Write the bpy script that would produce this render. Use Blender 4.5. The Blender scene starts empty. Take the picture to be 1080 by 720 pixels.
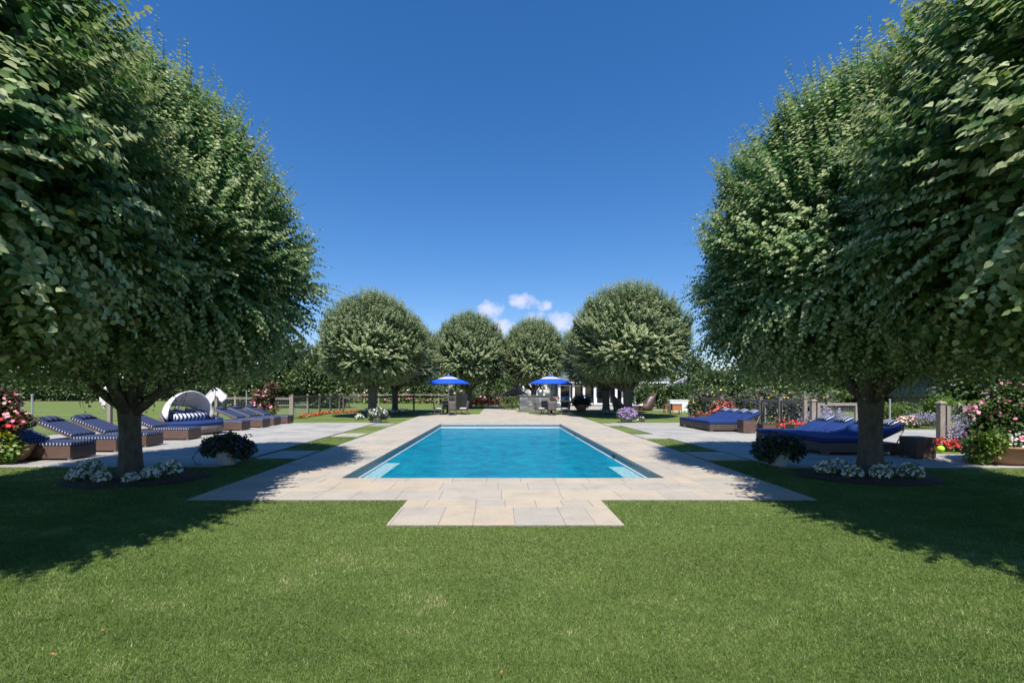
import bpy, bmesh, math, random
import numpy as np
from mathutils import Vector, Matrix
random.seed(7)
rng = np.random.default_rng(11)
PI = math.pi
R = math.radians
sc = bpy.context.scene
C = sc.collection
F, VX, VY, CH = 490.0, 526.0, 413.4, 1.6
def GX(px, Y): return (px - VX) / F * Y
def HZ(py, Y): return CH - (py - VY) / F * Y
def GY(py): return F * CH / (py - VY)

# ------------------------------------------------------------------ materials
def new_mat(name):
    m = bpy.data.materials.new(name); m.use_nodes = True
    nt = m.node_tree
    return m, nt, nt.nodes['Principled BSDF']
def N(nt, t, **kw):
    n = nt.nodes.new(t)
    for k, v in kw.items():
        if k in n.inputs: n.inputs[k].default_value = v
        else: setattr(n, k, v)
    return n
def ramp(nt, stops, interp='LINEAR'):
    n = nt.nodes.new('ShaderNodeValToRGB'); n.color_ramp.interpolation = interp
    e = n.color_ramp.elements
    while len(e) < len(stops): e.new(0.5)
    for i, (p, c) in enumerate(stops):
        e[i].position = p; e[i].color = (c[0], c[1], c[2], 1)
    return n
def mat(name, c1, c2=None, scale=8.0, rough=0.6, bump=0.0, bscale=None, metal=0.0, spec=0.5, stretch=None, detail=4):
    m, nt, b = new_mat(name)
    b.inputs['Roughness'].default_value = rough
    b.inputs['Metallic'].default_value = metal
    b.inputs['Specular IOR Level'].default_value = spec
    c2 = c2 or tuple(x * 0.75 for x in c1)
    tc = N(nt, 'ShaderNodeTexCoord')
    src = tc.outputs['Object']
    if stretch:
        mp = N(nt, 'ShaderNodeMapping'); mp.inputs['Scale'].default_value = stretch
        nt.links.new(src, mp.inputs[0]); src = mp.outputs[0]
    no = N(nt, 'ShaderNodeTexNoise'); no.inputs['Scale'].default_value = scale; no.inputs['Detail'].default_value = detail
    nt.links.new(src, no.inputs['Vector'])
    rp = ramp(nt, [(0.3, c2), (0.7, c1)])
    nt.links.new(no.outputs[0], rp.inputs[0]); nt.links.new(rp.outputs[0], b.inputs['Base Color'])
    if bump:
        n2 = N(nt, 'ShaderNodeTexNoise'); n2.inputs['Scale'].default_value = bscale or scale * 4; n2.inputs['Detail'].default_value = 5
        nt.links.new(src, n2.inputs['Vector'])
        bp = N(nt, 'ShaderNodeBump'); bp.inputs['Strength'].default_value = bump; bp.inputs['Distance'].default_value = 0.02
        nt.links.new(n2.outputs[0], bp.inputs['Height']); nt.links.new(bp.outputs[0], b.inputs['Normal'])
    return m
def wicker_mat(name, c1, c2, period=0.022):
    m, nt, b = new_mat(name)
    b.inputs['Roughness'].default_value = 0.55
    tc = N(nt, 'ShaderNodeTexCoord')
    w1 = N(nt, 'ShaderNodeTexBrick'); w1.inputs['Scale'].default_value = 1 / period / 2
    w1.inputs['Brick Width'].default_value = 1.4; w1.inputs['Row Height'].default_value = 0.5; w1.inputs['Mortar Size'].default_value = 0.07
    w1.inputs['Color1'].default_value = (*c1, 1); w1.inputs['Color2'].default_value = (*c2, 1)
    w1.inputs['Mortar'].default_value = (c2[0] * .3, c2[1] * .3, c2[2] * .3, 1)
    sx = N(nt, 'ShaderNodeSeparateXYZ'); nt.links.new(tc.outputs['Object'], sx.inputs[0])
    ad = N(nt, 'ShaderNodeMath', operation='ADD'); nt.links.new(sx.outputs[0], ad.inputs[0]); nt.links.new(sx.outputs[1], ad.inputs[1])
    cb = N(nt, 'ShaderNodeCombineXYZ'); nt.links.new(ad.outputs[0], cb.inputs[0]); nt.links.new(sx.outputs[2], cb.inputs[1])
    nt.links.new(cb.outputs[0], w1.inputs['Vector'])
    no = N(nt, 'ShaderNodeTexNoise'); no.inputs['Scale'].default_value = 5
    nt.links.new(tc.outputs['Object'], no.inputs['Vector'])
    mx = N(nt, 'ShaderNodeMix', data_type='RGBA', blend_type='MULTIPLY'); mx.inputs[0].default_value = .5
    rp = ramp(nt, [(0.3, (.6, .6, .6)), (0.7, (1, 1, 1))]); nt.links.new(no.outputs[0], rp.inputs[0])
    nt.links.new(w1.outputs[0], mx.inputs[6]); nt.links.new(rp.outputs[0], mx.inputs[7])
    nt.links.new(mx.outputs[2], b.inputs['Base Color'])
    bp = N(nt, 'ShaderNodeBump', invert=True); bp.inputs['Strength'].default_value = 0.6; bp.inputs['Distance'].default_value = 0.004
    nt.links.new(w1.outputs['Fac'], bp.inputs['Height']); nt.links.new(bp.outputs[0], b.inputs['Normal'])
    return m
def stripe_mat(name, navy, white, top_period, top_w, side_period, side_w, axis=1, topk=1.0):
    """fabric: stripes along the length on top, vertical bars on the boxing sides"""
    m, nt, b = new_mat(name)
    b.inputs['Roughness'].default_value = 0.85
    b.inputs['Specular IOR Level'].default_value = 0.25
    tc = N(nt, 'ShaderNodeTexCoord')
    s = N(nt, 'ShaderNodeSeparateXYZ'); nt.links.new(tc.outputs['Object'], s.inputs[0])
    def stripes(inp, period, w):
        d = N(nt, 'ShaderNodeMath', operation='DIVIDE'); nt.links.new(inp, d.inputs[0]); d.inputs[1].default_value = period
        f = N(nt, 'ShaderNodeMath', operation='FRACT'); nt.links.new(d.outputs[0], f.inputs[0])
        l = N(nt, 'ShaderNodeMath', operation='LESS_THAN'); nt.links.new(f.outputs[0], l.inputs[0]); l.inputs[1].default_value = w
        return l.outputs[0]
    top = stripes(s.outputs[axis], top_period, top_w)
    ad = N(nt, 'ShaderNodeMath', operation='ADD'); nt.links.new(s.outputs[0], ad.inputs[0]); nt.links.new(s.outputs[1], ad.inputs[1])
    side = stripes(ad.outputs[0], side_period, side_w)
    gg = N(nt, 'ShaderNodeNewGeometry'); vt = N(nt, 'ShaderNodeVectorTransform', vector_type='NORMAL', convert_from='WORLD', convert_to='OBJECT'); nt.links.new(gg.outputs['True Normal'], vt.inputs[0])
    sn = N(nt, 'ShaderNodeSeparateXYZ'); nt.links.new(vt.outputs[0], sn.inputs[0])
    ab = N(nt, 'ShaderNodeMath', operation='ABSOLUTE'); nt.links.new(sn.outputs[2], ab.inputs[0])
    lt = N(nt, 'ShaderNodeMath', operation='LESS_THAN'); nt.links.new(ab.outputs[0], lt.inputs[0]); lt.inputs[1].default_value = 0.45
    tf = N(nt, 'ShaderNodeMath', operation='MULTIPLY'); nt.links.new(top, tf.inputs[0]); tf.inputs[1].default_value = topk; top = tf.outputs[0]
    mx = N(nt, 'ShaderNodeMix', data_type='FLOAT'); nt.links.new(lt.outputs[0], mx.inputs[0]); nt.links.new(top, mx.inputs[2]); nt.links.new(side, mx.inputs[3])
    mc = N(nt, 'ShaderNodeMix', data_type='RGBA'); nt.links.new(mx.outputs[0], mc.inputs[0])
    mc.inputs[6].default_value = (*navy, 1); mc.inputs[7].default_value = (*white, 1)
    nt.links.new(mc.outputs[2], b.inputs['Base Color'])
    no = N(nt, 'ShaderNodeTexNoise'); no.inputs['Scale'].default_value = 7
    nt.links.new(tc.outputs['Object'], no.inputs['Vector'])
    bp = N(nt, 'ShaderNodeBump'); bp.inputs['Strength'].default_value = 0.5; bp.inputs['Distance'].default_value = 0.03
    nt.links.new(no.outputs[0], bp.inputs['Height']); nt.links.new(bp.outputs[0], b.inputs['Normal'])
    return m
def leaf_mat(name, stops, under, rough=0.45, transl=0.25, spec=0.5):
    """two-sided leaf, tint attribute picks its colour from the ramp"""
    m, nt, b = new_mat(name)
    at = N(nt, 'ShaderNodeAttribute', attribute_name='tint')
    rp = ramp(nt, stops); nt.links.new(at.outputs['Fac'], rp.inputs[0])
    g = N(nt, 'ShaderNodeNewGeometry')
    mx = N(nt, 'ShaderNodeMix', data_type='RGBA'); nt.links.new(g.outputs['Backfacing'], mx.inputs[0])
    nt.links.new(rp.outputs[0], mx.inputs[6]); mx.inputs[7].default_value = (*under, 1)
    nt.links.new(mx.outputs[2], b.inputs['Base Color'])
    b.inputs['Roughness'].default_value = rough
    b.inputs['Specular IOR Level'].default_value = spec
    tr = N(nt, 'ShaderNodeBsdfTranslucent')
    hs = N(nt, 'ShaderNodeHueSaturation'); hs.inputs['Value'].default_value = 1.3; hs.inputs['Saturation'].default_value = 1.2
    nt.links.new(rp.outputs[0], hs.inputs['Color']); nt.links.new(hs.outputs[0], tr.inputs['Color'])
    ms = N(nt, 'ShaderNodeMixShader'); ms.inputs[0].default_value = transl
    nt.links.new(b.outputs[0], ms.inputs[1]); nt.links.new(tr.outputs[0], ms.inputs[2])
    nt.links.new(ms.outputs[0], nt.nodes['Material Output'].inputs['Surface'])
    return m
def stone_mat(name, stops, rough=0.75, bump=0.25):
    m, nt, b = new_mat(name)
    at = N(nt, 'ShaderNodeAttribute', attribute_name='tint')
    rp = ramp(nt, stops); nt.links.new(at.outputs['Fac'], rp.inputs[0])
    tc = N(nt, 'ShaderNodeTexCoord')
    no = N(nt, 'ShaderNodeTexNoise'); no.inputs['Scale'].default_value = 1.7; no.inputs['Detail'].default_value = 8; no.inputs['Roughness'].default_value = .65
    nt.links.new(tc.outputs['Object'], no.inputs['Vector'])
    r2 = ramp(nt, [(0.25, (.72, .73, .75)), (0.5, (.95, .94, .92)), (.75, (1.06, 1.02, .96))]); nt.links.new(no.outputs[0], r2.inputs[0])
    mx = N(nt, 'ShaderNodeMix', data_type='RGBA', blend_type='MULTIPLY'); mx.inputs[0].default_value = 1
    nt.links.new(rp.outputs[0], mx.inputs[6]); nt.links.new(r2.outputs[0], mx.inputs[7])
    n3 = N(nt, 'ShaderNodeTexNoise'); n3.inputs['Scale'].default_value = 60; n3.inputs['Detail'].default_value = 4
    nt.links.new(tc.outputs['Object'], n3.inputs['Vector'])
    r3 = ramp(nt, [(0.3, (.86, .86, .86)), (0.7, (1.08, 1.08, 1.08))]); nt.links.new(n3.outputs[0], r3.inputs[0])
    m2 = N(nt, 'ShaderNodeMix', data_type='RGBA', blend_type='MULTIPLY'); m2.inputs[0].default_value = 1
    nt.links.new(mx.outputs[2], m2.inputs[6]); nt.links.new(r3.outputs[0], m2.inputs[7])
    nt.links.new(m2.outputs[2], b.inputs['Base Color'])
    b.inputs['Roughness'].default_value = rough
    bp = N(nt, 'ShaderNodeBump'); bp.inputs['Strength'].default_value = bump; bp.inputs['Distance'].default_value = 0.01
    nt.links.new(no.outputs[0], bp.inputs['Height']); nt.links.new(bp.outputs[0], b.inputs['Normal'])
    return m

M = {}
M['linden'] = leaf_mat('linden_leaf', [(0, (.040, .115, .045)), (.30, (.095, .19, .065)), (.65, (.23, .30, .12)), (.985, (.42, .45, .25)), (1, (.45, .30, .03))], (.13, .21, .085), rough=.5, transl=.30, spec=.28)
M['linden_far'] = leaf_mat('linden_leaf_distant', [(0, (.05, .11, .04)), (.5, (.16, .215, .09)), (1, (.40, .43, .24))], (.20, .25, .14), rough=.5, transl=.3, spec=.28)
M['conifer'] = leaf_mat('evergreen_leaf', [(0, (.03, .06, .018)), (.6, (.075, .115, .03)), (1, (.15, .18, .05))], (.07, .1, .04))
M['hedge'] = leaf_mat('hedge_leaf', [(0, (.03, .06, .018)), (.6, (.07, .12, .03)), (1, (.14, .19, .05))], (.07, .1, .04))
M['box'] = leaf_mat('boxwood_leaf', [(0, (.07, .12, .02)), (.6, (.12, .18, .03)), (1, (.2, .26, .05))], (.1, .14, .04))
M['bright'] = leaf_mat('fresh_green_leaf', [(0, (.06, .13, .02)), (.6, (.13, .22, .03)), (1, (.25, .32, .05))], (.13, .18, .05))
M['darkleaf'] = leaf_mat('dark_plant_leaf', [(0, (.025, .05, .025)), (.6, (.05, .09, .04)), (1, (.12, .17, .07))], (.05, .06, .05))
M['greyleaf'] = leaf_mat('grey_green_leaf', [(0, (.06, .08, .04)), (.6, (.12, .14, .08)), (1, (.2, .22, .13))], (.15, .17, .11))
M['redleaf'] = leaf_mat('bronze_leaf', [(0, (.05, .04, .02)), (.5, (.1, .08, .03)), (1, (.2, .12, .05))], (.1, .08, .05))
M['grass'] = leaf_mat('grass_blade', [(0, (.042, .090, .014)), (.5, (.125, .205, .040)), (.85, (.215, .30, .08)), (1, (.42, .41, .20))], (.125, .185, .045), rough=.5, transl=.25, spec=.3)
def petal(name, a, bcol):
    return leaf_mat(name, [(0, a), (1, bcol)], a, rough=.7, transl=.2, spec=.2)
M['pw'] = petal('white_petal', (.75, .76, .72), (.85, .85, .82))
M['pp'] = petal('pink_petal', (.75, .18, .32), (.85, .42, .5))
M['pr'] = petal('red_petal', (.70, .03, .06), (.85, .10, .10))
M['pc'] = petal('coral_petal', (.68, .10, .10), (.78, .24, .22))
M['pv'] = petal('violet_petal', (.34, .18, .50), (.50, .34, .64))
M['pd'] = petal('dark_purple_petal', (.05, .03, .12), (.14, .10, .25))
M['pl'] = petal('lavender_petal', (.33, .29, .42), (.48, .44, .55))
M['py'] = petal('yellow_petal', (.75, .50, .04), (.85, .65, .10))
M['pb'] = petal('blue_petal', (.10, .13, .50), (.25, .28, .62))
M['pk'] = petal('pale_pink_petal', (.75, .42, .42), (.85, .66, .62))

M['bark'] = mat('linden_bark', (.135, .120, .095), (.06, .055, .045), scale=5, rough=.9, bump=.6, bscale=14, stretch=(3, 3, 1))
M['twig'] = mat('branch_bark', (.13, .11, .08), (.07, .06, .045), scale=9, rough=.9, bump=.4, bscale=30)
M['tanbark'] = mat('tan_bark', (.42, .28, .18), (.28, .19, .13), scale=9, rough=.8)
M['mulch'] = mat('dark_mulch', (.085, .05, .03), (.03, .018, .012), scale=22, rough=1, bump=1.0, bscale=60)
M['wicker'] = wicker_mat('brown_wicker', (.185, .105, .078), (.14, .08, .06))
M['wickerd'] = wicker_mat('dark_brown_wicker', (.115, .085, .07), (.085, .062, .052))
M['wickerg'] = wicker_mat('grey_wicker', (.23, .195, .175), (.16, .135, .125))
M['navy'] = mat('navy_canvas', (.012, .036, .150), (.009, .027, .115), scale=3, rough=.8, bump=.5, bscale=5, spec=.25)
M['pin'] = stripe_mat('navy_pinstripe_canvas', (.011, .021, .068), (.36, .39, .48), .14, .12, .080, .40, topk=.38)
M['blocks'] = stripe_mat('navy_white_block_stripe', (.016, .030, .13), (.78, .77, .76), .15, .5, .15, .5, axis=1)
M['pil'] = stripe_mat('pillow_stripe', (.011, .022, .07), (.5, .52, .57), .075, .28, .075, .28, axis=1)
M['blue'] = mat('royal_blue_canvas', (.008, .080, .66), (.006, .065, .55), scale=3, rough=.7, spec=.3)
M['cream'] = mat('cream_canvas', (.66, .56, .43), (.58, .49, .38), scale=3, rough=.8)
M['white'] = mat('white_canvas', (.74, .70, .70), (.66, .62, .63), scale=4, rough=.85, bump=.5, bscale=8)
M['whitep'] = mat('white_paint', (.78, .78, .77), (.70, .70, .69), scale=3, rough=.5)
M['wood'] = mat('weathered_wood', (.33, .28, .235), (.19, .165, .14), scale=6, rough=.9, bump=.5, bscale=18, stretch=(6, 6, 1))
M['woodd'] = mat('dark_weathered_wood', (.12, .10, .085), (.07, .06, .05), scale=6, rough=.9, bump=.5, bscale=18, stretch=(6, 6, 1))
M['teak'] = mat('orange_teak', (.50, .17, .06), (.36, .12, .045), scale=5, rough=.6, stretch=(2, 2, 8))
M['metal'] = mat('brushed_metal', (.45, .45, .46), (.35, .35, .36), scale=8, rough=.35, metal=.9)
M['greyp'] = mat('grey_painted_metal', (.30, .31, .32), (.24, .25, .26), scale=8, rough=.5)
M['black'] = mat('black_metal', (.022, .022, .024), (.015, .015, .016), scale=8, rough=.45)
M['dkglass'] = mat('dark_window_glass', (.020, .024, .028), (.012, .015, .018), scale=1, rough=.04, spec=.8)
M['concrete'] = mat('pale_stone_pot', (.50, .49, .46), (.33, .32, .30), scale=7, rough=.9, bump=.4)
M['terra'] = mat('terracotta', (.36, .20, .12), (.26, .14, .09), scale=6, rough=.85, bump=.2)
M['shingle'] = mat('grey_shingle', (.20, .19, .185), (.13, .125, .12), scale=7, rough=.9, stretch=(1, 1, 6), bump=.4)
M['slate'] = mat('slate_roof', (.16, .185, .19), (.10, .12, .125), scale=5, rough=.7, stretch=(2, 2, 6))
M['ball'] = mat('lime_ball', (.45, .70, .05), (.40, .62, .04), scale=5, rough=.8)
M['dirt'] = mat('brown_soil', (.10, .06, .04), (.06, .04, .03), scale=9, rough=1)
M['leafred'] = mat('fallen_red_leaf', (.55, .12, .05), (.4, .1, .05), scale=9, rough=.7)

M['deck'] = stone_mat('pale_sandstone_paver', [(0, (.325, .307, .275)), (.3, (.39, .353, .303)), (.55, (.36, .328, .285)), (.8, (.42, .362, .283)), (1, (.41, .345, .265))])
M['terr'] = stone_mat('grey_bluestone_paver', [(0, (.28, .275, .26)), (.5, (.335, .325, .305)), (1, (.385, .362, .33))])
M['joint'] = mat('paver_joint_sand', (.26, .235, .20), (.17, .155, .135), scale=20, rough=1)
M['rock'] = stone_mat('field_stone', [(0, (.10, .115, .13)), (.5, (.17, .18, .19)), (1, (.26, .255, .25))], rough=.9, bump=.6)

# lawn ground
def lawn_mat():
    m, nt, b = new_mat('lawn_turf')
    tc = N(nt, 'ShaderNodeTexCoord')
    n1 = N(nt, 'ShaderNodeTexNoise'); n1.inputs['Scale'].default_value = .35; n1.inputs['Detail'].default_value = 5
    n2 = N(nt, 'ShaderNodeTexNoise'); n2.inputs['Scale'].default_value = 18; n2.inputs['Detail'].default_value = 6; n2.inputs['Roughness'].default_value = .75
    nt.links.new(tc.outputs['Object'], n1.inputs['Vector']); nt.links.new(tc.outputs['Object'], n2.inputs['Vector'])
    r1 = ramp(nt, [(.3, (.105, .145, .042)), (.7, (.150, .190, .062))]); nt.links.new(n1.outputs[0], r1.inputs[0])
    r2 = ramp(nt, [(.3, (.55, .6, .5)), (.7, (1.25, 1.2, 1.25))]); nt.links.new(n2.outputs[0], r2.inputs[0])
    # mowing stripes
    mp = N(nt, 'ShaderNodeMapping'); mp.inputs['Rotation'].default_value = (0, 0, R(100)); nt.links.new(tc.outputs['Object'], mp.inputs[0])
    wv = N(nt, 'ShaderNodeTexWave'); wv.inputs['Scale'].default_value = .10; wv.inputs['Distortion'].default_value = 1.2
    nt.links.new(mp.outputs[0], wv.inputs['Vector'])
    r3 = ramp(nt, [(.35, (.94, .96, .94)), (.65, (1.14, 1.12, 1.1))]); nt.links.new(wv.outputs[0], r3.inputs[0])
    mx = N(nt, 'ShaderNodeMix', data_type='RGBA', blend_type='MULTIPLY'); mx.inputs[0].default_value = 1
    nt.links.new(r1.outputs[0], mx.inputs[6]); nt.links.new(r2.outputs[0], mx.inputs[7])
    m2 = N(nt, 'ShaderNodeMix', data_type='RGBA', blend_type='MULTIPLY'); m2.inputs[0].default_value = 1
    nt.links.new(mx.outputs[2], m2.inputs[6]); nt.links.new(r3.outputs[0], m2.inputs[7])
    nt.links.new(m2.outputs[2], b.inputs['Base Color'])
    b.inputs['Roughness'].default_value = .95; b.inputs['Specular IOR Level'].default_value = .1
    bp = N(nt, 'ShaderNodeBump'); bp.inputs['Strength'].default_value = .9; bp.inputs['Distance'].default_value = .04
    nt.links.new(n2.outputs[0], bp.inputs['Height']); nt.links.new(bp.outputs[0], b.inputs['Normal'])
    return m
M['lawn'] = lawn_mat()
def water_mat():
    m, nt, b = new_mat('pool_water')
    nt.nodes.remove(b)
    tc = N(nt, 'ShaderNodeTexCoord')
    n1 = N(nt, 'ShaderNodeTexNoise'); n1.inputs['Scale'].default_value = 5.5; n1.inputs['Detail'].default_value = 3
    n2 = N(nt, 'ShaderNodeTexNoise'); n2.inputs['Scale'].default_value = 1.3; n2.inputs['Detail'].default_value = 2
    nt.links.new(tc.outputs['Object'], n1.inputs['Vector']); nt.links.new(tc.outputs['Object'], n2.inputs['Vector'])
    ad = N(nt, 'ShaderNodeMath', operation='ADD'); nt.links.new(n1.outputs[0], ad.inputs[0]); nt.links.new(n2.outputs[0], ad.inputs[1])
    bp = N(nt, 'ShaderNodeBump'); bp.inputs['Strength'].default_value = 1.0; bp.inputs['Distance'].default_value = .09
    nt.links.new(ad.outputs[0], bp.inputs['Height'])
    fr = N(nt, 'ShaderNodeFresnel'); fr.inputs['IOR'].default_value = 1.33; nt.links.new(bp.outputs[0], fr.inputs['Normal'])
    fs = N(nt, 'ShaderNodeMath', operation='MULTIPLY'); fs.inputs[1].default_value = .42; nt.links.new(fr.outputs[0], fs.inputs[0])
    tr = N(nt, 'ShaderNodeBsdfTransparent')
    r = ramp(nt, [(.35, (.50, .84, .93)), (.65, (.66, .93, .98))]); nt.links.new(n1.outputs[0], r.inputs[0]); nt.links.new(r.outputs[0], tr.inputs['Color'])  # noise varies the tint in place of ripple lensing
    df = N(nt, 'ShaderNodeBsdfDiffuse'); n5 = N(nt, 'ShaderNodeTexNoise'); n5.inputs['Scale'].default_value = 2.3; n5.inputs['Detail'].default_value = 6; n5.inputs['Roughness'].default_value = .7; nt.links.new(tc.outputs['Object'], n5.inputs['Vector']); r5 = ramp(nt, [(.35, (.0004, .145, .27)), (.65, (.002, .29, .40))]); nt.links.new(n5.outputs[0], r5.inputs[0]); nt.links.new(r5.outputs[0], df.inputs['Color']); nt.links.new(bp.outputs[0], df.inputs['Normal'])  # noise mottling puts ripple lights and darks into the body colour
    md = N(nt, 'ShaderNodeMixShader'); md.inputs[0].default_value = .66; nt.links.new(tr.outputs[0], md.inputs[1]); nt.links.new(df.outputs[0], md.inputs[2])
    gl = N(nt, 'ShaderNodeBsdfGlossy'); gl.inputs['Roughness'].default_value = .06; nt.links.new(bp.outputs[0], gl.inputs['Normal'])
    ms = N(nt, 'ShaderNodeMixShader'); nt.links.new(fs.outputs[0], ms.inputs[0]); nt.links.new(md.outputs[0], ms.inputs[1]); nt.links.new(gl.outputs[0], ms.inputs[2])
    nt.links.new(ms.outputs[0], nt.nodes['Material Output'].inputs['Surface'])
    return m
M['water'] = water_mat()
M['plaster'] = mat('blue_pool_plaster', (.004, .24, .40), (.002, .19, .35), scale=2.2, rough=.7)
M['tile'] = mat('dark_teal_tile', (.12, .185, .205), (.085, .14, .16), scale=12, rough=.35)
M['wline'] = mat('pale_waterline_tile', (.62, .66, .68), (.55, .58, .60), scale=8, rough=.4)
M['pebble'] = mat('pebble_bench', (.27, .43, .45), (.07, .20, .26), scale=16, rough=.7, detail=2)

# ------------------------------------------------------------------ builders
class MB:
    def __init__(s): s.v = []; s.f = []; s.m = []
    def add(s, v, f, mi=0, T=None):
        o = len(s.v)
        if T is not None: v = [tuple(T @ Vector(p)) for p in v]
        s.v += [tuple(p) for p in v]; s.f += [tuple(i + o for i in q) for q in f]; s.m += [mi] * len(f)
        return s
    def box(s, x0, x1, y0, y1, z0, z1, mi=0, T=None):
        v = [(x0, y0, z0), (x1, y0, z0), (x1, y1, z0), (x0, y1, z0), (x0, y0, z1), (x1, y0, z1), (x1, y1, z1), (x0, y1, z1)]
        return s.add(v, [(3, 2, 1, 0), (4, 5, 6, 7), (0, 1, 5, 4), (1, 2, 6, 5), (2, 3, 7, 6), (3, 0, 4, 7)], mi, T)
    def tube(s, path, rad, n=8, mi=0, cap=True, T=None):
        path = [Vector(p) for p in path]
        if not hasattr(rad, '__len__'): rad = [rad] * len(path)
        v = []; f = []
        up = Vector((0, 0, 1))
        prev = None
        for i, p in enumerate(path):
            d = (path[min(i + 1, len(path) - 1)] - path[max(i - 1, 0)]).normalized()
            if prev is None:
                a = d.cross(up)
                if a.length < .05: a = d.cross(Vector((1, 0, 0)))
                a.normalize()
            else:
                a = (prev - d * prev.dot(d)).normalized()
            prev = a
            b = d.cross(a)
            for k in range(n):
                t = 2 * PI * k / n
                v.append(p + (a * math.cos(t) + b * math.sin(t)) * rad[i])
        for i in range(len(path) - 1):
            for k in range(n):
                f.append((i * n + k, i * n + (k + 1) % n, (i + 1) * n + (k + 1) % n, (i + 1) * n + k))
        if cap:
            f.append(tuple(range(n))[::-1]); f.append(tuple((len(path) - 1) * n + k for k in range(n)))
        return s.add(v, f, mi, T)
    def lathe(s, prof, n=24, mi=0, T=None, a0=0, a1=2 * PI):
        full = abs(a1 - a0 - 2 * PI) < 1e-6
        cols = n if full else n + 1
        v = []; f = []
        for r, z in prof:
            for k in range(cols):
                t = a0 + (a1 - a0) * k / n
                v.append((r * math.cos(t), r * math.sin(t), z))
        for i in range(len(prof) - 1):
            for k in range(n):
                k2 = (k + 1) % cols
                f.append((i * cols + k, i * cols + k2, (i + 1) * cols + k2, (i + 1) * cols + k))
        return s.add(v, f, mi, T)
    def pillow(s, L, W, T_, n=8, mi=0, T=None):
        v = []; f = []
        for sg in (1, -1):
            o = len(v)
            for i in range(n + 1):
                for j in range(n + 1):
                    u = -1 + 2 * i / n; w = -1 + 2 * j / n
                    h = max(0, (1 - abs(u) ** 2.6)) ** .5 * max(0, (1 - abs(w) ** 2.6)) ** .5
                    pin = 1 - .06 * (abs(u * w) < .5) * (abs(u) + abs(w) > 1)
                    v.append((u * L / 2 * pin, w * W / 2 * pin, sg * h * T_ / 2))
            for i in range(n):
                for j in range(n):
                    q = (o + i * (n + 1) + j, o + (i + 1) * (n + 1) + j, o + (i + 1) * (n + 1) + j + 1, o + i * (n + 1) + j + 1)
                    f.append(q if sg > 0 else q[::-1])
        return s.add(v, f, mi, T)
    def build(s, name, mats, parent=None, smooth=False, bevel=0, seg=2, loc=None, rot=None, weld=False):
        me = bpy.data.meshes.new(name); me.from_pydata(s.v, [], s.f)
        if not isinstance(mats, (list, tuple)): mats = [mats]
        for m in mats: me.materials.append(m)
        if len(mats) > 1:
            for p, k in zip(me.polygons, s.m): p.material_index = k
        if weld:
            bm = bmesh.new(); bm.from_mesh(me); bmesh.ops.remove_doubles(bm, verts=bm.verts, dist=1e-4); bm.to_mesh(me); bm.free()
        if smooth: me.shade_smooth()
        o = bpy.data.objects.new(name, me); C.objects.link(o)
        if parent: o.parent = parent
        if loc: o.location = loc
        if rot: o.rotation_euler = rot
        if bevel:
            b = o.modifiers.new('bevel', 'BEVEL'); b.width = bevel; b.segments = seg; b.limit_method = 'ANGLE'; b.harden_normals = seg > 2
            if not smooth: me.shade_smooth() if seg > 2 else None
        return o
def tag(o, label, cat, group=None):
    o['label'] = label; o['category'] = cat
    if group: o['group'] = group
    return o
def thing(name, label, cat, loc=(0, 0, 0), rz=0, group=None):
    o = bpy.data.objects.new(name, None); C.objects.link(o)
    o.location = loc; o.rotation_euler = (0, 0, rz); o.empty_display_size = .1
    return tag(o, label, cat, group)
def struct(o): o['kind'] = 'structure'; return o
def stuff(o): o['kind'] = 'stuff'; return o
def dup(root, loc, rz=0, label=None, scale=None):
    r = root.copy(); C.objects.link(r); r.location = loc; r.rotation_euler = (0, 0, rz)
    if label: r['label'] = label
    if scale: r.scale = scale
    for ch in list(root.children):
        c = ch.copy(); C.objects.link(c); c.parent = r
        for g in list(ch.children):
            d = g.copy(); C.objects.link(d); d.parent = c
    return r
def fast_mesh(name, V, T, m, tint=None, parent=None):
    me = bpy.data.meshes.new(name)
    V = np.ascontiguousarray(V, dtype=np.float32); T = np.ascontiguousarray(T, dtype=np.int32)
    me.vertices.add(len(V)); me.vertices.foreach_set('co', V.ravel())
    me.loops.add(T.size); me.loops.foreach_set('vertex_index', T.ravel())
    me.polygons.add(len(T)); me.polygons.foreach_set('loop_start', np.arange(0, T.size, 3, dtype=np.int32))
    me.update(calc_edges=True)
    if tint is not None:
        a = me.attributes.new('tint', 'FLOAT', 'POINT'); a.data.foreach_set('value', np.ascontiguousarray(tint, dtype=np.float32))
    me.materials.append(m)
    o = bpy.data.objects.new(name, me); C.objects.link(o)
    if parent: o.parent = parent
    return o
def nrm(a): return a / np.maximum(np.linalg.norm(a, axis=-1, keepdims=True), 1e-9)
L7 = (np.array([(.07, 0, 0), (-.02, .24, .03), (.30, .46, .05), (.68, .32, .02), (1.06, 0, -.13), (.68, -.32, .02), (.30, -.46, .05), (-.02, -.24, .03), (.42, 0, -.05)]),
      np.array([(8, 1, 0), (8, 2, 1), (8, 3, 2), (8, 4, 3), (8, 5, 4), (8, 6, 5), (8, 7, 6), (8, 0, 7)]))
L4 = (np.array([(0, 0, 0), (.45, .40, .07), (1, 0, -.06), (.45, -.40, .07)]), np.array([(0, 2, 1), (0, 3, 2)]))
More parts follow.
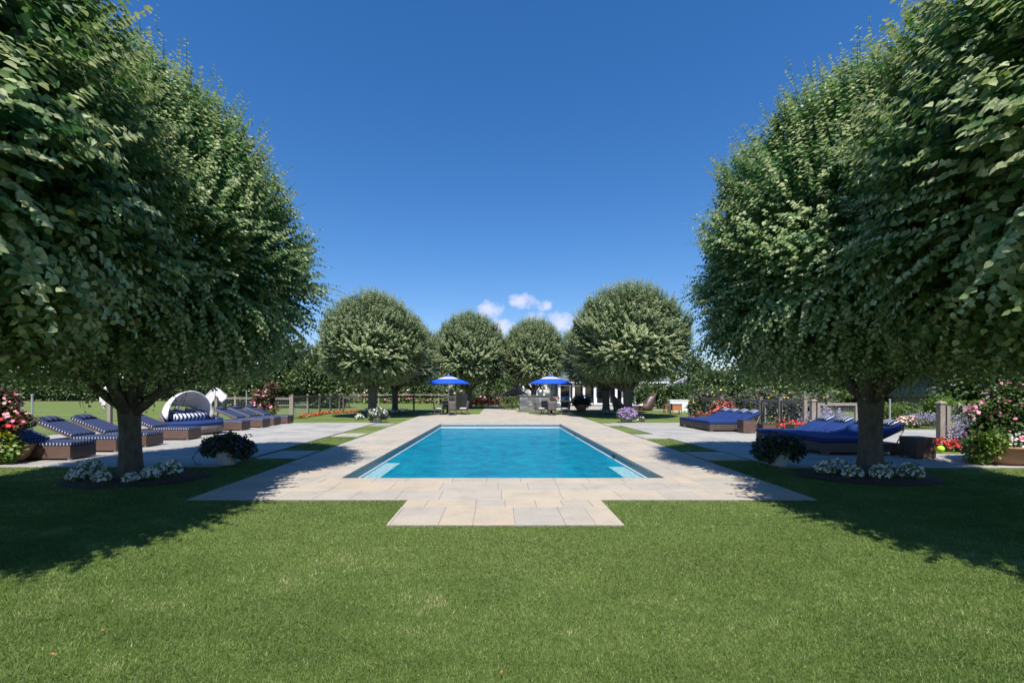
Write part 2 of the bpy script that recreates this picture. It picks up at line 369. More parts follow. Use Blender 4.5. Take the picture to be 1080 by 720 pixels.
def leaf_arrays(P, A, Nn, S, tmpl, tint):
    tv, tf = tmpl
    A = nrm(A); Nn = nrm(Nn - A * (A * Nn).sum(1, keepdims=True)); B = np.cross(Nn, A)
    k = len(tv)
    V = P[:, None, :] + S[:, None, None] * (tv[None, :, 0, None] * A[:, None, :] + tv[None, :, 1, None] * B[:, None, :] + tv[None, :, 2, None] * Nn[:, None, :])
    T = (np.arange(len(P)) * k)[:, None, None] + tf[None]
    return V.reshape(-1, 3), T.reshape(-1, 3), np.repeat(tint, k)
PROFILE = np.array([(0.2, 2.7), (1.2, 2.42), (2.0, 2.42), (2.55, 2.75), (2.9, 3.3), (3.02, 4.0), (2.88, 4.8), (2.5, 5.65), (1.95, 6.4), (1.2, 7.05), (.5, 7.35), (0, 7.4)])
FARPROF = np.array([(0.2, 2.55), (1.1, 2.3), (1.8, 2.4), (2.4, 2.8), (2.85, 3.5), (3.05, 4.4), (2.95, 5.2), (2.6, 5.95), (2.05, 6.65), (1.3, 7.2), (.55, 7.5), (0, 7.55)])
def crown_mesh(name, m, nsh, nleaf, size, tmpl, ninner, seed, parent=None, prof=PROFILE, shoot=(.5, .95), up=.55, nlong=750, droop=.42):
    g = np.random.default_rng(seed)
    seg = np.linalg.norm(np.diff(prof, axis=0), axis=1); w = seg * (prof[:-1, 0] + prof[1:, 0] + .15) * np.where(prof[1:, 1] < 2.85, 1.45, 1.0)
    zmin, zmax = prof[:, 1].min(), prof[:, 1].max()
    parts = []
    def layer(nsh, nleaf, L0, L1, sink, rnd, size, tb, ts, longer):
        wl = w if rnd > .2 else w * (prof[:-1, 1] > prof[:, 1].min() + .25)
        k = g.choice(len(seg), nsh, p=wl / wl.sum()); t = g.random(nsh)
        r = prof[k, 0] * (1 - t) + prof[k + 1, 0] * t; z = prof[k, 1] * (1 - t) + prof[k + 1, 1] * t
        dr = (prof[k + 1] - prof[k]) / seg[k][:, None]
        th = g.random(nsh) * 2 * PI
        lump = 1 + .045 * np.sin(3 * th + z * 1.3 + seed) + .035 * np.sin(7 * th - 2.1 * z + seed) + .05 * np.sin(5 * th + 5.3 * z)
        nr, nz = dr[:, 1], -dr[:, 0]
        n = np.stack([nr * np.cos(th), nr * np.sin(th), nz], 1)
        P0 = np.stack([r * lump * np.cos(th), r * lump * np.sin(th), z], 1)
        h = (z - zmin) / (zmax - zmin)
        L = g.uniform(L0, L1, nsh) * (1 + longer * np.clip(h - .25, 0, 1) * g.random(nsh) ** 2)
        upw = up * (.2 + 1.7 * h)
        d0 = nrm(n * (1 - .4 * h)[:, None] + np.array([0, 0, 1]) * upw[:, None] + g.normal(0, rnd, (nsh, 3)))
        kd = droop * (1 - .96 * h)
        S = ((np.arange(nleaf) + .5) / nleaf)[None, :] + g.uniform(-.02, .02, (nsh, nleaf))
        Lb = L[:, None, None]
        start = P0 - d0 * (L * sink)[:, None]
        P = start[:, None, :] + d0[:, None, :] * S[..., None] * Lb + np.array([0, 0, -1]) * (kd[:, None] * S ** 2)[..., None] * Lb
        tan = nrm(d0[:, None, :] + np.array([0, 0, -2]) * (kd[:, None] * S)[..., None])
        nn = np.broadcast_to(n[:, None, :], P.shape)
        side = nrm(np.cross(tan, nn * .5 + np.array([0, 0, 1.0])))
        sg = np.where(np.arange(nleaf) % 2 == 0, 1.0, -1.0)[None, :, None]
        q = rnd / .28
        A = side * sg * .75 + tan * .35 - np.array([0, 0, 1]) * .30 + g.normal(0, .24 * q, P.shape)
        Nn = nn * .95 + np.array([0, 0, .72]) + g.normal(0, .50 * q, P.shape)
        sz = size * (1.18 - .55 * S) * g.uniform(.8, 1.15, S.shape)
        tint = np.clip(tb + ts * S ** 1.2 + g.normal(0, .20, S.shape) + g.normal(0, .13, (nsh, 1)), 0, .97)  # paler shoot tips: silvery leaf colour plus sunlit brightness put into tint
        tint = np.where(g.random(S.shape) < .0006, 1.0, tint)
        parts.append(leaf_arrays(P.reshape(-1, 3), A.reshape(-1, 3), Nn.reshape(-1, 3), sz.ravel(), tmpl, tint.ravel()))
        if rnd < .2:      # the long shoots show their green stems
            ns = 7; sv = np.linspace(0, 1, ns)[None, :, None]
            Q = start[:, None, :] + d0[:, None, :] * sv * Lb + np.array([0, 0, -1]) * (kd[:, None, None] * sv ** 2) * Lb
            wv = np.cross(d0, g.normal(0, 1, d0.shape)); wv = nrm(wv)[:, None, :] * (.007 * (1 - .6 * sv))
            V = np.stack([Q - wv, Q + wv], 2).reshape(-1, 3)
            base = (np.arange(nsh) * ns * 2)[:, None, None, None] + (np.arange(ns - 1) * 2)[None, :, None, None]
            T = (base + np.array([(0, 1, 3), (0, 3, 2)])[None, None]).reshape(-1, 3)
            parts.append((V, T, np.full(len(V), .3)))
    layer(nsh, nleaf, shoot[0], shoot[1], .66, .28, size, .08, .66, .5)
    layer(nlong, int(nleaf * 1.65), shoot[0] * 1.7, shoot[1] * 1.4, .55, .17, size * .92, .50, .45, .9)  # long shoots tinted paler, as bright sunlit streaks over the darker base layer
    # inner leaves, darker tints put the crown's inner shade into their colour
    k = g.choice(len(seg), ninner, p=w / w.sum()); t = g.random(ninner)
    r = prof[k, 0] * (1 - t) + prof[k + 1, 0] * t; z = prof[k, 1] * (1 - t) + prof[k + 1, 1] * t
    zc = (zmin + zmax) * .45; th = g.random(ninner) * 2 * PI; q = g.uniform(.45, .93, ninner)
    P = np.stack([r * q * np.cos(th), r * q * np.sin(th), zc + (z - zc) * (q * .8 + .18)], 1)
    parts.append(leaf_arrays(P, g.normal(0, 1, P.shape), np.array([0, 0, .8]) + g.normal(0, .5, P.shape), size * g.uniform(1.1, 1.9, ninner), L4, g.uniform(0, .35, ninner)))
    off = 0; Ts = []
    for V, T, t_ in parts: Ts.append(T + off); off += len(V)
    return fast_mesh(name, np.concatenate([p[0] for p in parts]), np.concatenate(Ts), m, np.concatenate([p[2] for p in parts]), parent)
def curve(p0, p1, bend, n=6):
    p0 = Vector(p0); p1 = Vector(p1); b = Vector(bend)
    return [p0.lerp(p1, i / n) + b * (4 * (i / n) * (1 - i / n)) for i in range(n + 1)]
def trunk_mesh(parent, r=.2, fork=1.45, reach=2.2, top=5.0, seed=0, nl=9, detail=True, mat_=None):
    g = random.Random(seed); mb = MB()
    n = 20 if detail else 10
    zs = [0, .05, .14, .3, .55, .9, 1.2, fork, fork + .25]
    rs = [r * 2.0, r * 1.65, r * 1.32, r * 1.12, r * 1.02, r * .98, r * 1.03, r * 1.12, r * .7]
    v = []; f = []
    ph = g.random() * 6
    for z, rr in zip(zs, rs):
        for k in range(n):
            t = 2 * PI * k / n
            fl = max(0, 1 - z / .45)
            q = rr * (1 + (.05 + .16 * fl) * math.sin(4 * t + ph) + .04 * math.sin(7 * t + ph * 2 + z))
            v.append((q * math.cos(t) + .02 * math.sin(z * 2 + ph), q * math.sin(t), z - .02))
    for i in range(len(zs) - 1):
        for k in range(n): f.append((i * n + k, i * n + (k + 1) % n, (i + 1) * n + (k + 1) % n, (i + 1) * n + k))
    mb.add(v, f)
    for i in range(nl):
        a = 2 * PI * i / nl + g.uniform(-.2, .2)
        rr = reach * g.uniform(.6, 1.05); zt = g.uniform(2.4, top)
        if i % 3 == 2: rr *= .45; zt = top + .8
        s = Vector((math.cos(a) * r * .45, math.sin(a) * r * .45, fork - .22 + .15 * g.random()))
        e = Vector((math.cos(a) * rr, math.sin(a) * rr, zt))
        pth = curve(s, e, (math.cos(a) * .12, math.sin(a) * .12, -.12 + g.uniform(-.1, .1)))
        rd = [r * .50 * (1 - .75 * k / 6) * g.uniform(.95, 1.05) for k in range(7)]
        mb.tube(pth, rd, 8 if detail else 5)
        if detail:
            for j in (2, 3, 4, 5):
                p = pth[j]; a2 = a + g.uniform(-1.1, 1.1); ln = g.uniform(.7, 1.5)
                e2 = p + Vector((math.cos(a2) * ln, math.sin(a2) * ln, g.uniform(.1, .9)))
                mb.tube(curve(p, e2, (0, 0, g.uniform(-.1, .12)), 4), [rd[j] * .5 * (1 - .18 * q) for q in range(5)], 6)
    return mb.build('trunk', mat_ or M['bark'], parent, smooth=True)

# ------------------------------------------------------------------ setting
PX0, PX1, PY0, PY1 = -2.90, 3.06, 8.56, 23.3     # pool
def clip(poly, clipper):
    out = poly
    n = len(clipper)
    for i in range(n):
        a = clipper[i]; b = clipper[(i + 1) % n]
        inp = out; out = []
        def side(p): return (b[0] - a[0]) * (p[1] - a[1]) - (b[1] - a[1]) * (p[0] - a[0])
        for j in range(len(inp)):
            p = inp[j]; q = inp[(j + 1) % len(inp)]
            sp, sq = side(p), side(q)
            if sp >= 0: out.append(p)
            if (sp >= 0) != (sq >= 0):
                t = sp / (sp - sq); out.append((p[0] + (q[0] - p[0]) * t, p[1] + (q[1] - p[1]) * t))
        if len(out) < 3: return []
    return out
class Paving:
    def __init__(s): s.v = []; s.f = []; s.t = []; s.polys = []; s.mi = []; s.tr = (0, 1)
    def tile(s, poly, z, th=.012):
        o = len(s.v); n = len(poly)
        cx = sum(p[0] for p in poly) / n; cy = sum(p[1] for p in poly) / n
        t = random.uniform(*s.tr); dz = random.uniform(-.0012, .0012)
        g = .004; b = .004
        def sh(p, d):
            l = math.hypot(p[0] - cx, p[1] - cy); k = max(0, 1 - d * 1.4 / max(l, 1e-6)); return (cx + (p[0] - cx) * k, cy + (p[1] - cy) * k)
        for p in poly: q = sh(p, g + b); s.v.append((*q, z + dz)); s.t.append(t)
        for p in poly: q = sh(p, g); s.v.append((*q, z + dz - b)); s.t.append(t)
        for p in poly: q = sh(p, g); s.v.append((*q, z - th)); s.t.append(t)
        s.f.append(tuple(o + i for i in range(n))); s.mi.append(0)
        for k in (0, n):
            for i in range(n):
                s.f.append((o + k + i, o + n + k + i, o + n + k + (i + 1) % n, o + k + (i + 1) % n)); s.mi.append(0)
    def region(s, poly, z, rows=(.45, .6, .9), widths=(.6, .9, 1.2), along='x', tr=(0, 1)):
        s.tr = tr
        s.polys.append(poly)
        xs = [p[0] for p in poly]; ys = [p[1] for p in poly]
        x0, x1, y0, y1 = min(xs), max(xs), min(ys), max(ys)
        a0, a1, b0, b1 = (x0, x1, y0, y1) if along == 'x' else (y0, y1, x0, x1)
        b = b0
        while b < b1 - .001:
            h = random.choice(rows)
            if b1 - b - h < .25: h = b1 - b
            a = a0 - random.random() * .8
            while a < a1:
                w = random.choice(widths) * random.uniform(.9, 1.1)
                # ashlar: now and then split a tile in two
                cells = [(a, a + w, b, b + h)]
                if h > .7 and random.random() < .4: hm = b + h * random.choice((.4, .5, .6)); cells = [(a, a + w, b, hm), (a, a + w, hm, b + h)]
                for (p0, p1, q0, q1) in cells:
                    r = [(p0, q0), (p1, q0), (p1, q1), (p0, q1)] if along == 'x' else [(q0, p0), (q1, p0), (q1, p1), (q0, p1)]
                    c = clip(r, poly)
                    if len(c) >= 3:
                        ar = abs(sum(c[i][0] * c[(i + 1) % len(c)][1] - c[(i + 1) % len(c)][0] * c[i][1] for i in range(len(c)))) / 2
                        if ar > .004: s.tile(c, z)
                a += w
            b += h
        o = len(s.v); n = len(poly)
        for p in poly: s.v.append((p[0], p[1], z - .005)); s.t.append(.5)
        for p in poly: s.v.append((p[0], p[1], z - .04)); s.t.append(.5)
        s.f.append(tuple(o + i for i in range(n))); s.mi.append(1)
        for i in range(n): s.f.append((o + i, o + n + i, o + n + (i + 1) % n, o + (i + 1) % n)); s.mi.append(1)
    def build(s, name, mm):
        me = bpy.data.meshes.new(name); me.from_pydata(s.v, [], s.f)
        me.materials.append(mm); me.materials.append(M['joint'])
        me.polygons.foreach_set('material_index', s.mi)
        a = me.attributes.new('tint', 'FLOAT', 'POINT'); a.data.foreach_set('value', s.t)
        o = bpy.data.objects.new(name, me); C.objects.link(o); return struct(o)
ZP = .022
dk = Paving()
LE = [(6.84, -4.6), (12, -4.72), (24, -5.08), (33.4, -5.35)]
dk.region([(-3.32, 7.0 + 1.14), (3.48, 8.14), (3.48, 8.56), (-3.32, 8.56)], ZP, rows=(.42,), widths=(.6, .9), tr=(.35, 1))     # coping front
dk.region([(-4.6, 6.84), (4.69, 6.84), (4.72, 8.14), (-4.63, 8.14)], ZP, rows=(.65,), widths=(.5, .7, .9), tr=(.35, 1))
dk.region([(-3.32, 8.56), (-2.9, 8.56), (-2.9, 23.3), (-3.32, 23.3)], ZP, rows=(.42,), widths=(.9, 1.2), along='y')
dk.region([(3.06, 8.56), (3.48, 8.56), (3.48, 23.3), (3.06, 23.3)], ZP, rows=(.42,), widths=(.9, 1.2), along='y')
dk.region([(-4.63, 8.14), (-3.32, 8.14), (-3.32, 23.3), (-5.06, 23.3)], ZP, rows=(.45, .6, .9), widths=(.5, .8, 1.1))
dk.region([(3.48, 8.14), (4.72, 8.14), (5.10, 23.3), (3.48, 23.3)], ZP, rows=(.45, .6, .9), widths=(.5, .8, 1.1))
dk.region([(-5.06, 23.3), (5.10, 23.3), (5.3, 33.2), (-5.3, 33.2)], ZP, rows=(.45, .6, .9), widths=(.6, .9, 1.2))
dk.region([(-1.34, 5.54), (1.50, 5.54), (1.50, 6.84), (-1.34, 6.84)], ZP, rows=(.43, .43, .87), widths=(.4, .55, .75), tr=(.5, 1))
dk.region([(-1.4, 33.2), (3.0, 33.2), (2.0, 36.5), (-1.4, 36.5)], ZP)
dk.region([(-1.4, 36.5), (1.5, 36.5), (1.5, 41), (-1.4, 41)], ZP)
dk.region([(-1.4, 41), (26, 41), (26, 53), (-1.4, 53)], ZP, rows=(.9,), widths=(1.2, 1.5))
dk.build('pool_deck', M['deck'])
tl = Paving()
tl.region([(-16.5, 9.85), (-5.95, 9.85), (-6.3, 24.0), (-16.5, 24.0)], ZP, rows=(.6, .9), widths=(.9, 1.2, 1.5))
tl.build('left_terrace', M['terr'])
tr_ = Paving()
tr_.region([(5.95, 9.75), (11.2, 9.75), (11.2, 24.0), (5.75, 24.0)], ZP, rows=(.6, .9), widths=(.9, 1.2, 1.5))
tr_.region([(11.2, 9.75), (20, 9.75), (20, 11.0), (11.2, 11.9)], ZP, rows=(.6, .9), widths=(.9, 1.2, 1.5))
tr_.region([(11.2, 13.9), (30, 13.9), (30, 19.5), (11.2, 19.5)], ZP, rows=(.6, .9), widths=(.9, 1.2, 1.5))
tr_.build('right_terrace', M['terr'])
PAVED = dk.polys + tl.polys + tr_.polys
step_l = ['left of the pool nearest the camera, in tree shade', 'left of the pool, middle of the three', 'left of the pool, farthest, beside the white flower urn',
          'right of the pool nearest the camera, in tree shade', 'right of the pool, middle of the three', 'right of the pool, farthest, beside the purple flowers']
for i, (x0, x1, y0, y1) in enumerate([(-5.84, -4.82, 11.1, 12.55), (-6.0, -5.0, 16.6, 17.85), (-6.15, -5.15, 22.0, 23.4), (4.88, 5.86, 10.8, 12.3), (4.98, 5.82, 15.9, 17.4), (5.14, 5.76, 22.0, 23.4)]):
    p = Paving(); p.region([(x0, y0), (x1, y0), (x1, y1), (x0, y1)], ZP, rows=(2,), widths=(3,))
    p.v = []; p.f = []; p.t = []; p.mi = []; p.tile([(x0, y0), (x1, y0), (x1, y1), (x0, y1)], ZP + .004, .04)
    o = p.build('stepping_stone', M['deck'] if i % 2 else M['terr']); del o['kind']
    tag(o, 'pale slab in the grass strip ' + step_l[i], 'stepping stone', 'stepping slabs in the grass strips')
    PAVED.append([(x0, y0), (x1, y0), (x1, y1), (x0, y1)])
# ground with a hole for the pool
g = MB(); e = 600
hx0, hx1, hy0, hy1 = PX0 - .2, PX1 + .2, PY0 - .2, PY1 + .2
for (a, b, c, d) in [(-e, e, -e, hy0), (-e, e, hy1, e), (-e, hx0, hy0, hy1), (hx1, e, hy0, hy1)]:
    g.add([(a, c, 0), (b, c, 0), (b, d, 0), (a, d, 0)], [(0, 1, 2, 3)])
struct(g.build('lawn', M['lawn']))
# pool basin
b = MB()
def wallring(z0, z1, mi, inset=0):
    x0, x1, y0, y1 = PX0 + inset, PX1 - inset, PY0 + inset, PY1 - inset
    c = [(x0, y0), (x1, y0), (x1, y1), (x0, y1)]
    for i in range(4):
        p, q = c[i], c[(i + 1) % 4]
        b.add([(*p, z0), (*q, z0), (*q, z1), (*p, z1)], [(3, 2, 1, 0)], mi)
wallring(ZP - .002, -.035, 0, .004); wallring(-.035, -.145, 1, .012); wallring(-.145, -.165, 2, .010); wallring(-.165, -.20, 2, .036); wallring(-.20, -1.5, 3, .012)
for (a, b2, c_, d_) in [(PX0 + .01, PX0 + .036, PY0 + .01, PY1 - .01), (PX1 - .036, PX1 - .01, PY0 + .01, PY1 - .01), (PX0 + .036, PX1 - .036, PY1 - .036, PY1 - .01)]:
    b.add([(a, c_, -.165), (b2, c_, -.165), (b2, d_, -.165), (a, d_, -.165)], [(0, 1, 2, 3)], 2)
b.add([(PX0, PY0, -1.5), (PX1, PY0, -1.5), (PX1, PY1, -1.5), (PX0, PY1, -1.5)], [(0, 1, 2, 3)], 3)
basin = struct(b.build('pool_basin', [M['concrete'], M['tile'], M['wline'], M['plaster']]))
MB().box(PX0 + .06, PX0 + .42, PY0 + .013, 11.7, -1.49, -.183).build('pool_bench', M['pebble'], basin)
MB().box(PX1 - .44, PX1 - .06, PY0 + .013, 11.1, -1.49, -.183).build('pool_bench', M['pebble'], basin)
for k in range(3): MB().box(-1.0, 2.0, PY1 - .45 * (k + 1), PY1 - .45 * k - .013, -1.49, -.5 - .3 * k).build('pool_step', M['plaster'], basin)
for y in (12.2, 18.5): MB().box(PX1 - .03, PX1 - .011, y, y + .22, -.13, -.05).build('skimmer', M['black'], basin)
nw = MB(); nw.add([(PX0, PY0, -.19), (PX1, PY0, -.19), (PX1, PY1, -.19), (PX0, PY1, -.19)], [(0, 1, 2, 3)])
struct(nw.build('pool_water', M['water']))

# ------------------------------------------------------------------ foliage helpers
def blob_leaves(cx, cy, cz, rx, ry, rz, n, size, g, shell=.55, droop=.3):
    d = nrm(g.normal(0, 1, (n, 3))); q = g.uniform(shell, 1, n) ** .7
    lump = 1 + .12 * np.sin(4 * d[:, 0] + 5 * d[:, 1] + cx * 3) + .1 * np.sin(6 * d[:, 2] + 3 * d[:, 0] + cy)
    P = np.array([cx, cy, cz]) + d * np.array([rx, ry, rz]) * (q * lump)[:, None]
    A = d + g.normal(0, .6, (n, 3)) - np.array([0, 0, droop])
    Nn = d * .6 + np.array([0, 0, .6]) + g.normal(0, .4, (n, 3))
    return P, A, Nn, size * g.uniform(.7, 1.3, n), q
def foliage(name, m, blobs, n, size, seed, parent, tmpl=L4, t0=0.1, t1=.9, floor=.015, shell=.55):
    g = np.random.default_rng(seed); Vs, Ts, tt = [], [], []; off = 0
    vol = [b_[3] * b_[4] + b_[4] * b_[5] + b_[3] * b_[5] for b_ in blobs]
    if n >= 1000:
        for bb, w in zip(blobs, vol):
            k = max(4, int(n * .25 * w / sum(vol)))
            P, A, Nn, S, q = blob_leaves(bb[0], bb[1], bb[2], bb[3] * .7, bb[4] * .7, bb[5] * .75, k, size * 2.1, g, .2)
            P[:, 2] = np.maximum(P[:, 2], size)
            V, T, t = leaf_arrays(P, A, Nn, S, tmpl, g.uniform(0, .4, k)); Vs.append(V); Ts.append(T + off); tt.append(t); off += len(V)
    for bb, w in zip(blobs, vol):
        k = max(4, int(n * w / sum(vol)))
        P, A, Nn, S, q = blob_leaves(*bb, k, size, g, shell)
        keep = P[:, 2] > floor; P, A, Nn, S, q = P[keep], A[keep], Nn[keep], S[keep], q[keep]
        V, T, t = leaf_arrays(P, A, Nn, S, tmpl, np.clip(g.uniform(t0, t1, len(P)), 0, 1))
        Vs.append(V); Ts.append(T + off); tt.append(t); off += len(V)
    return fast_mesh(name, np.concatenate(Vs), np.concatenate(Ts), m, np.concatenate(tt), parent)
PETAL = (np.array([(0, 0, .02)] + [(.5 * math.cos(a), .5 * math.sin(a), -.06 if i % 2 else .06) for i, a in enumerate(np.linspace(0, 2 * PI, 7)[:-1])]),
         np.array([(0, i, i % 6 + 1) for i in range(1, 7)]))
def blossoms(name, m, blobs, n, size, seed, parent, upper=-.3, shell=.95):
    g = np.random.default_rng(seed); Vs, Ts, tt = [], [], []; off = 0
    vol = [b_[3] * b_[4] + b_[4] * b_[5] + b_[3] * b_[5] for b_ in blobs]
    for bb, w in zip(blobs, vol):
        k = max(2, int(n * w / sum(vol)))
        d = nrm(g.normal(0, 1, (k * 3, 3))); d = d[d[:, 2] > upper][:k]
        P = np.array(bb[:3]) + d * np.array(bb[3:]) * g.uniform(shell, 1.1, (len(d), 1))
        P = np.where(P[:, 2:3] < .02, P * [1, 1, 0] + [0, 0, .03], P)
        Nn = d + np.array([0, -.3, .5]) + g.normal(0, .3, d.shape)
        V, T, t = leaf_arrays(P, g.normal(0, 1, d.shape), Nn, size * g.uniform(.7, 1.25, len(d)), PETAL, g.random(len(d)))
        Vs.append(V); Ts.append(T + off); tt.append(t); off += len(V)
    o = fast_mesh(name, np.concatenate(Vs), np.concatenate(Ts), m, np.concatenate(tt), parent)
    o['kind'] = 'stuff'; return o
SEED = [100]
def sd(): SEED[0] += 1; return SEED[0]
def plant(name, label, cat, loc, blobs, leafm, n, size, flowers=(), group=None, tmpl=L4, **kw):
    t = thing(name, label, cat, loc, 0, group)
    foliage('foliage', leafm, blobs, n, size, sd(), t, tmpl, **kw)
    for (fm, fn, fs, *r) in flowers: blossoms('blossom', fm, blobs, fn, fs, sd(), t, *(r or ()))
    return t

# ------------------------------------------------------------------ lime trees
A_ = (M['linden'], 3500, 18, .103, L7, 26000)
tA = thing('linden_tree', 'nearest left lime tree, huge leafy crown filling the top left corner', 'tree', (-6.80, 4.3, 0), 0, 'clipped lime trees round the pool')
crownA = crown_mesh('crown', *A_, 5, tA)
trunk_mesh(tA, .2, seed=1)
tB = thing('linden_tree', 'left lime tree with its trunk in the white flower bed beside the loungers', 'tree', (-6.75, 8.5, 0), 0, 'clipped lime trees round the pool')
crownB = crown_mesh('crown', M['linden'], 4900, 18, .079, L7, 34000, 9, tB); crownB.scale = (.99, .99, 1.05); crownB.location.z = -.22
trunk_mesh(tB, .172, seed=4, fork=1.42, reach=1.85)
tC = thing('linden_tree', 'nearest right lime tree, huge leafy crown filling the top right corner', 'tree', (7.15, 4.3, 0), 2.2, 'clipped lime trees round the pool')
c = crownA.copy(); C.objects.link(c); c.parent = tC
trunk_mesh(tC, .2, seed=3)
tD = thing('linden_tree', 'right lime tree with its trunk in the white flower bed before the navy daybeds', 'tree', (7.0, 8.75, 0), 3.9, 'clipped lime trees round the pool')
c = crownB.copy(); C.objects.link(c); c.parent = tD; c.scale = (.995, .995, 1.05); c.location.z = -.2
trunk_mesh(tD, .178, seed=14, fork=1.55, reach=1.8)
far = [(-8.10, 29.8, 1.06, 1.04, 1, 'left lime tree behind the white flower urn, fore one of its pair'), (-7.95, 35.6, 1.06, 1.0, 2, 'left lime tree standing just behind the urn tree, thinner trunk'),
       (8.17, 29.3, 1.17, 1.10, 3, 'right lime tree behind the purple flowers, largest of the far ones'), (8.12, 35.2, 1.08, 1.0, 4, 'right lime tree beside the glass doors, trunk left of the largest far tree'),
       (GX(494.5, 45), 45, 1.19, 1.21, 5, 'far lime tree behind the left blue umbrella'), (GX(563, 47), 47, 1.09, 1.18, 6, 'far lime tree behind the right blue umbrella and stone counter')]
fc = []
for i, (x, y, s, sz, seed, lab) in enumerate(far):
    t = thing('linden_tree', lab, 'tree', (x, y, 0), i * 1.3, 'clipped lime trees round the pool')
    if i < 3: o = crown_mesh('crown', M['linden_far'], 2400, 14, .135, L4, 11000, 20 + i, t, shoot=(.42, .78), nlong=1000, prof=FARPROF, up=.85, droop=.25); fc.append(o)
    else: o = fc[i % 3].copy(); C.objects.link(o); o.parent = t
    o.scale = (s, s, sz)
    trunk_mesh(t, .27 if i != 1 else .21, fork=1.9, seed=30 + i, detail=False)

# beds under the two near trees
def bed(cx, cy, rx, ry, spots, side):
    m_ = MB(); n = 40; v = [(0, 0, .05)]
    for q, zz in ((.5, .05), (.85, .045), (1.0, .004)):
        for k in range(n):
            a = 2 * PI * k / n; w = 1 + .05 * math.sin(3 * a) + .03 * math.sin(7 * a)
            v.append((rx * q * w * math.cos(a), ry * q * w * math.sin(a), zz))
    f = [(0, 1 + k, 1 + (k + 1) % n) for k in range(n)]
    for r_ in range(2):
        for k in range(n): f.append((1 + r_ * n + k, 1 + (r_ + 1) * n + k, 1 + (r_ + 1) * n + (k + 1) % n, 1 + r_ * n + (k + 1) % n))
    m_.add(v, f); o = m_.build('mulch_bed', M['mulch'], smooth=True, loc=(cx, cy, .012)); struct(o)
    for i, (px, py, r_) in enumerate(spots):
        r_ *= .84
        y = GY(py); x = GX(px, y)
        plant('impatiens_plant', f'white impatiens clump in the {side} bed, ' + ORD[i] + ' from the left', 'flowers', (x, y, .05),
              [(0, 0, r_ * .5, r_, r_, r_ * .95)], M['bright'], 300, .05, [(M['pw'], 150, .045, -.2)], 'white impatiens round the tree trunks')
ORD = ['first', 'second', 'third', 'fourth', 'fifth', 'sixth', 'seventh', 'eighth']
bed(-6.7, 8.55, 1.22, .85, [(84, 509, .20), (96, 504, .24), (107, 511, .15), (138, 511, .13), (158, 508, .17), (178, 504, .23)], 'left')
bed(6.95, 8.75, 1.25, .85, [(869, 502, .19), (885, 500, .2), (899, 506, .18), (929, 507, .19), (938, 502, .15), (960, 507, .22)], 'right')

# ------------------------------------------------------------------ grass
def inside(poly, x, y):
    ok = np.ones(len(x), bool); n = len(poly)
    for i in range(n):
        a = poly[i]; b_ = poly[(i + 1) % n]
        ok &= ((b_[0] - a[0]) * (y - a[1]) - (b_[1] - a[1]) * (x - a[0])) >= -.012
    return ok
def make_grass():
    g = np.random.default_rng(3)
    def sample(n, y0, y1, p):
        # density ~ y^-p over width 2.5*y
        u = g.random(n); q = 2 - p
        y = (y0 ** q + u * (y1 ** q - y0 ** q)) ** (1 / q) if abs(q) > 1e-6 else y0 * (y1 / y0) ** u
        x = g.uniform(-1.35, 1.38, n) * (y + .6); return x, y
    x, y = sample(1250000, 1.7, 18, 2.05)
    keep = np.ones(len(x), bool)
    for p in PAVED: keep &= ~inside(p, x, y)
    keep &= ~((x > PX0 - .1) & (x < PX1 + .1) & (y > PY0 - .1) & (y < PY1 + .1))
    for cx, cy, rx, ry in ((-6.7, 8.55, 1.2, .83), (6.95, 8.75, 1.23, .83)): keep &= ((x - cx) / rx) ** 2 + ((y - cy) / ry) ** 2 > 1
    keep &= ~((x > 9) & (y > 12) & (y < 19.5)) 
    x, y = x[keep], y[keep]; n = len(x)
    def vn(sc_):
        G = g.random((256, 256)); u = (x + 60) * sc_; v = (y + 3) * sc_ * 1.35
        i = np.floor(u).astype(int); j = np.floor(v).astype(int); fu = u - i; fv = v - j
        fu = fu * fu * (3 - 2 * fu); fv = fv * fv * (3 - 2 * fv); i %= 255; j %= 255
        return (G[i, j] * (1 - fu) * (1 - fv) + G[i + 1, j] * fu * (1 - fv) + G[i, j + 1] * (1 - fu) * fv + G[i + 1, j + 1] * fu * fv) * 2 - 1
    patch = vn(.6) * .50 + vn(1.7) * .42 + vn(4.5) * .42 + vn(11) * .40
    H = g.uniform(.014, .029, n) * (1 + .12 * patch); W = (.00045 * (y + .8) + .0006) * g.uniform(.7, 1.3, n)
    a = g.random(n) * 2 * PI; lean = g.uniform(.1, .85, n); la = g.random(n) * 2 * PI + .0
    dx, dy = np.cos(a), np.sin(a); lx, ly = np.cos(la) * lean * H, np.sin(la) * lean * H
    Z0 = np.zeros(n)
    v0 = np.stack([x - dx * W, y - dy * W, Z0], 1); v1 = np.stack([x + dx * W, y + dy * W, Z0], 1)
    v2 = np.stack([x + lx * 1.1, y + ly * 1.1, H * (1 - .25 * lean)], 1)
    V = np.stack([v0, v1, v2], 1).reshape(-1, 3); T = np.arange(3 * n)
    t = np.clip(.47 + .52 * patch + g.normal(0, .15, n), 0, 1); t = np.where(g.random(n) < .02, .97, t)
    o = fast_mesh('grass', V, T.reshape(-1, 3), M['grass'], np.repeat(t, 3)); stuff(o)
make_grass()
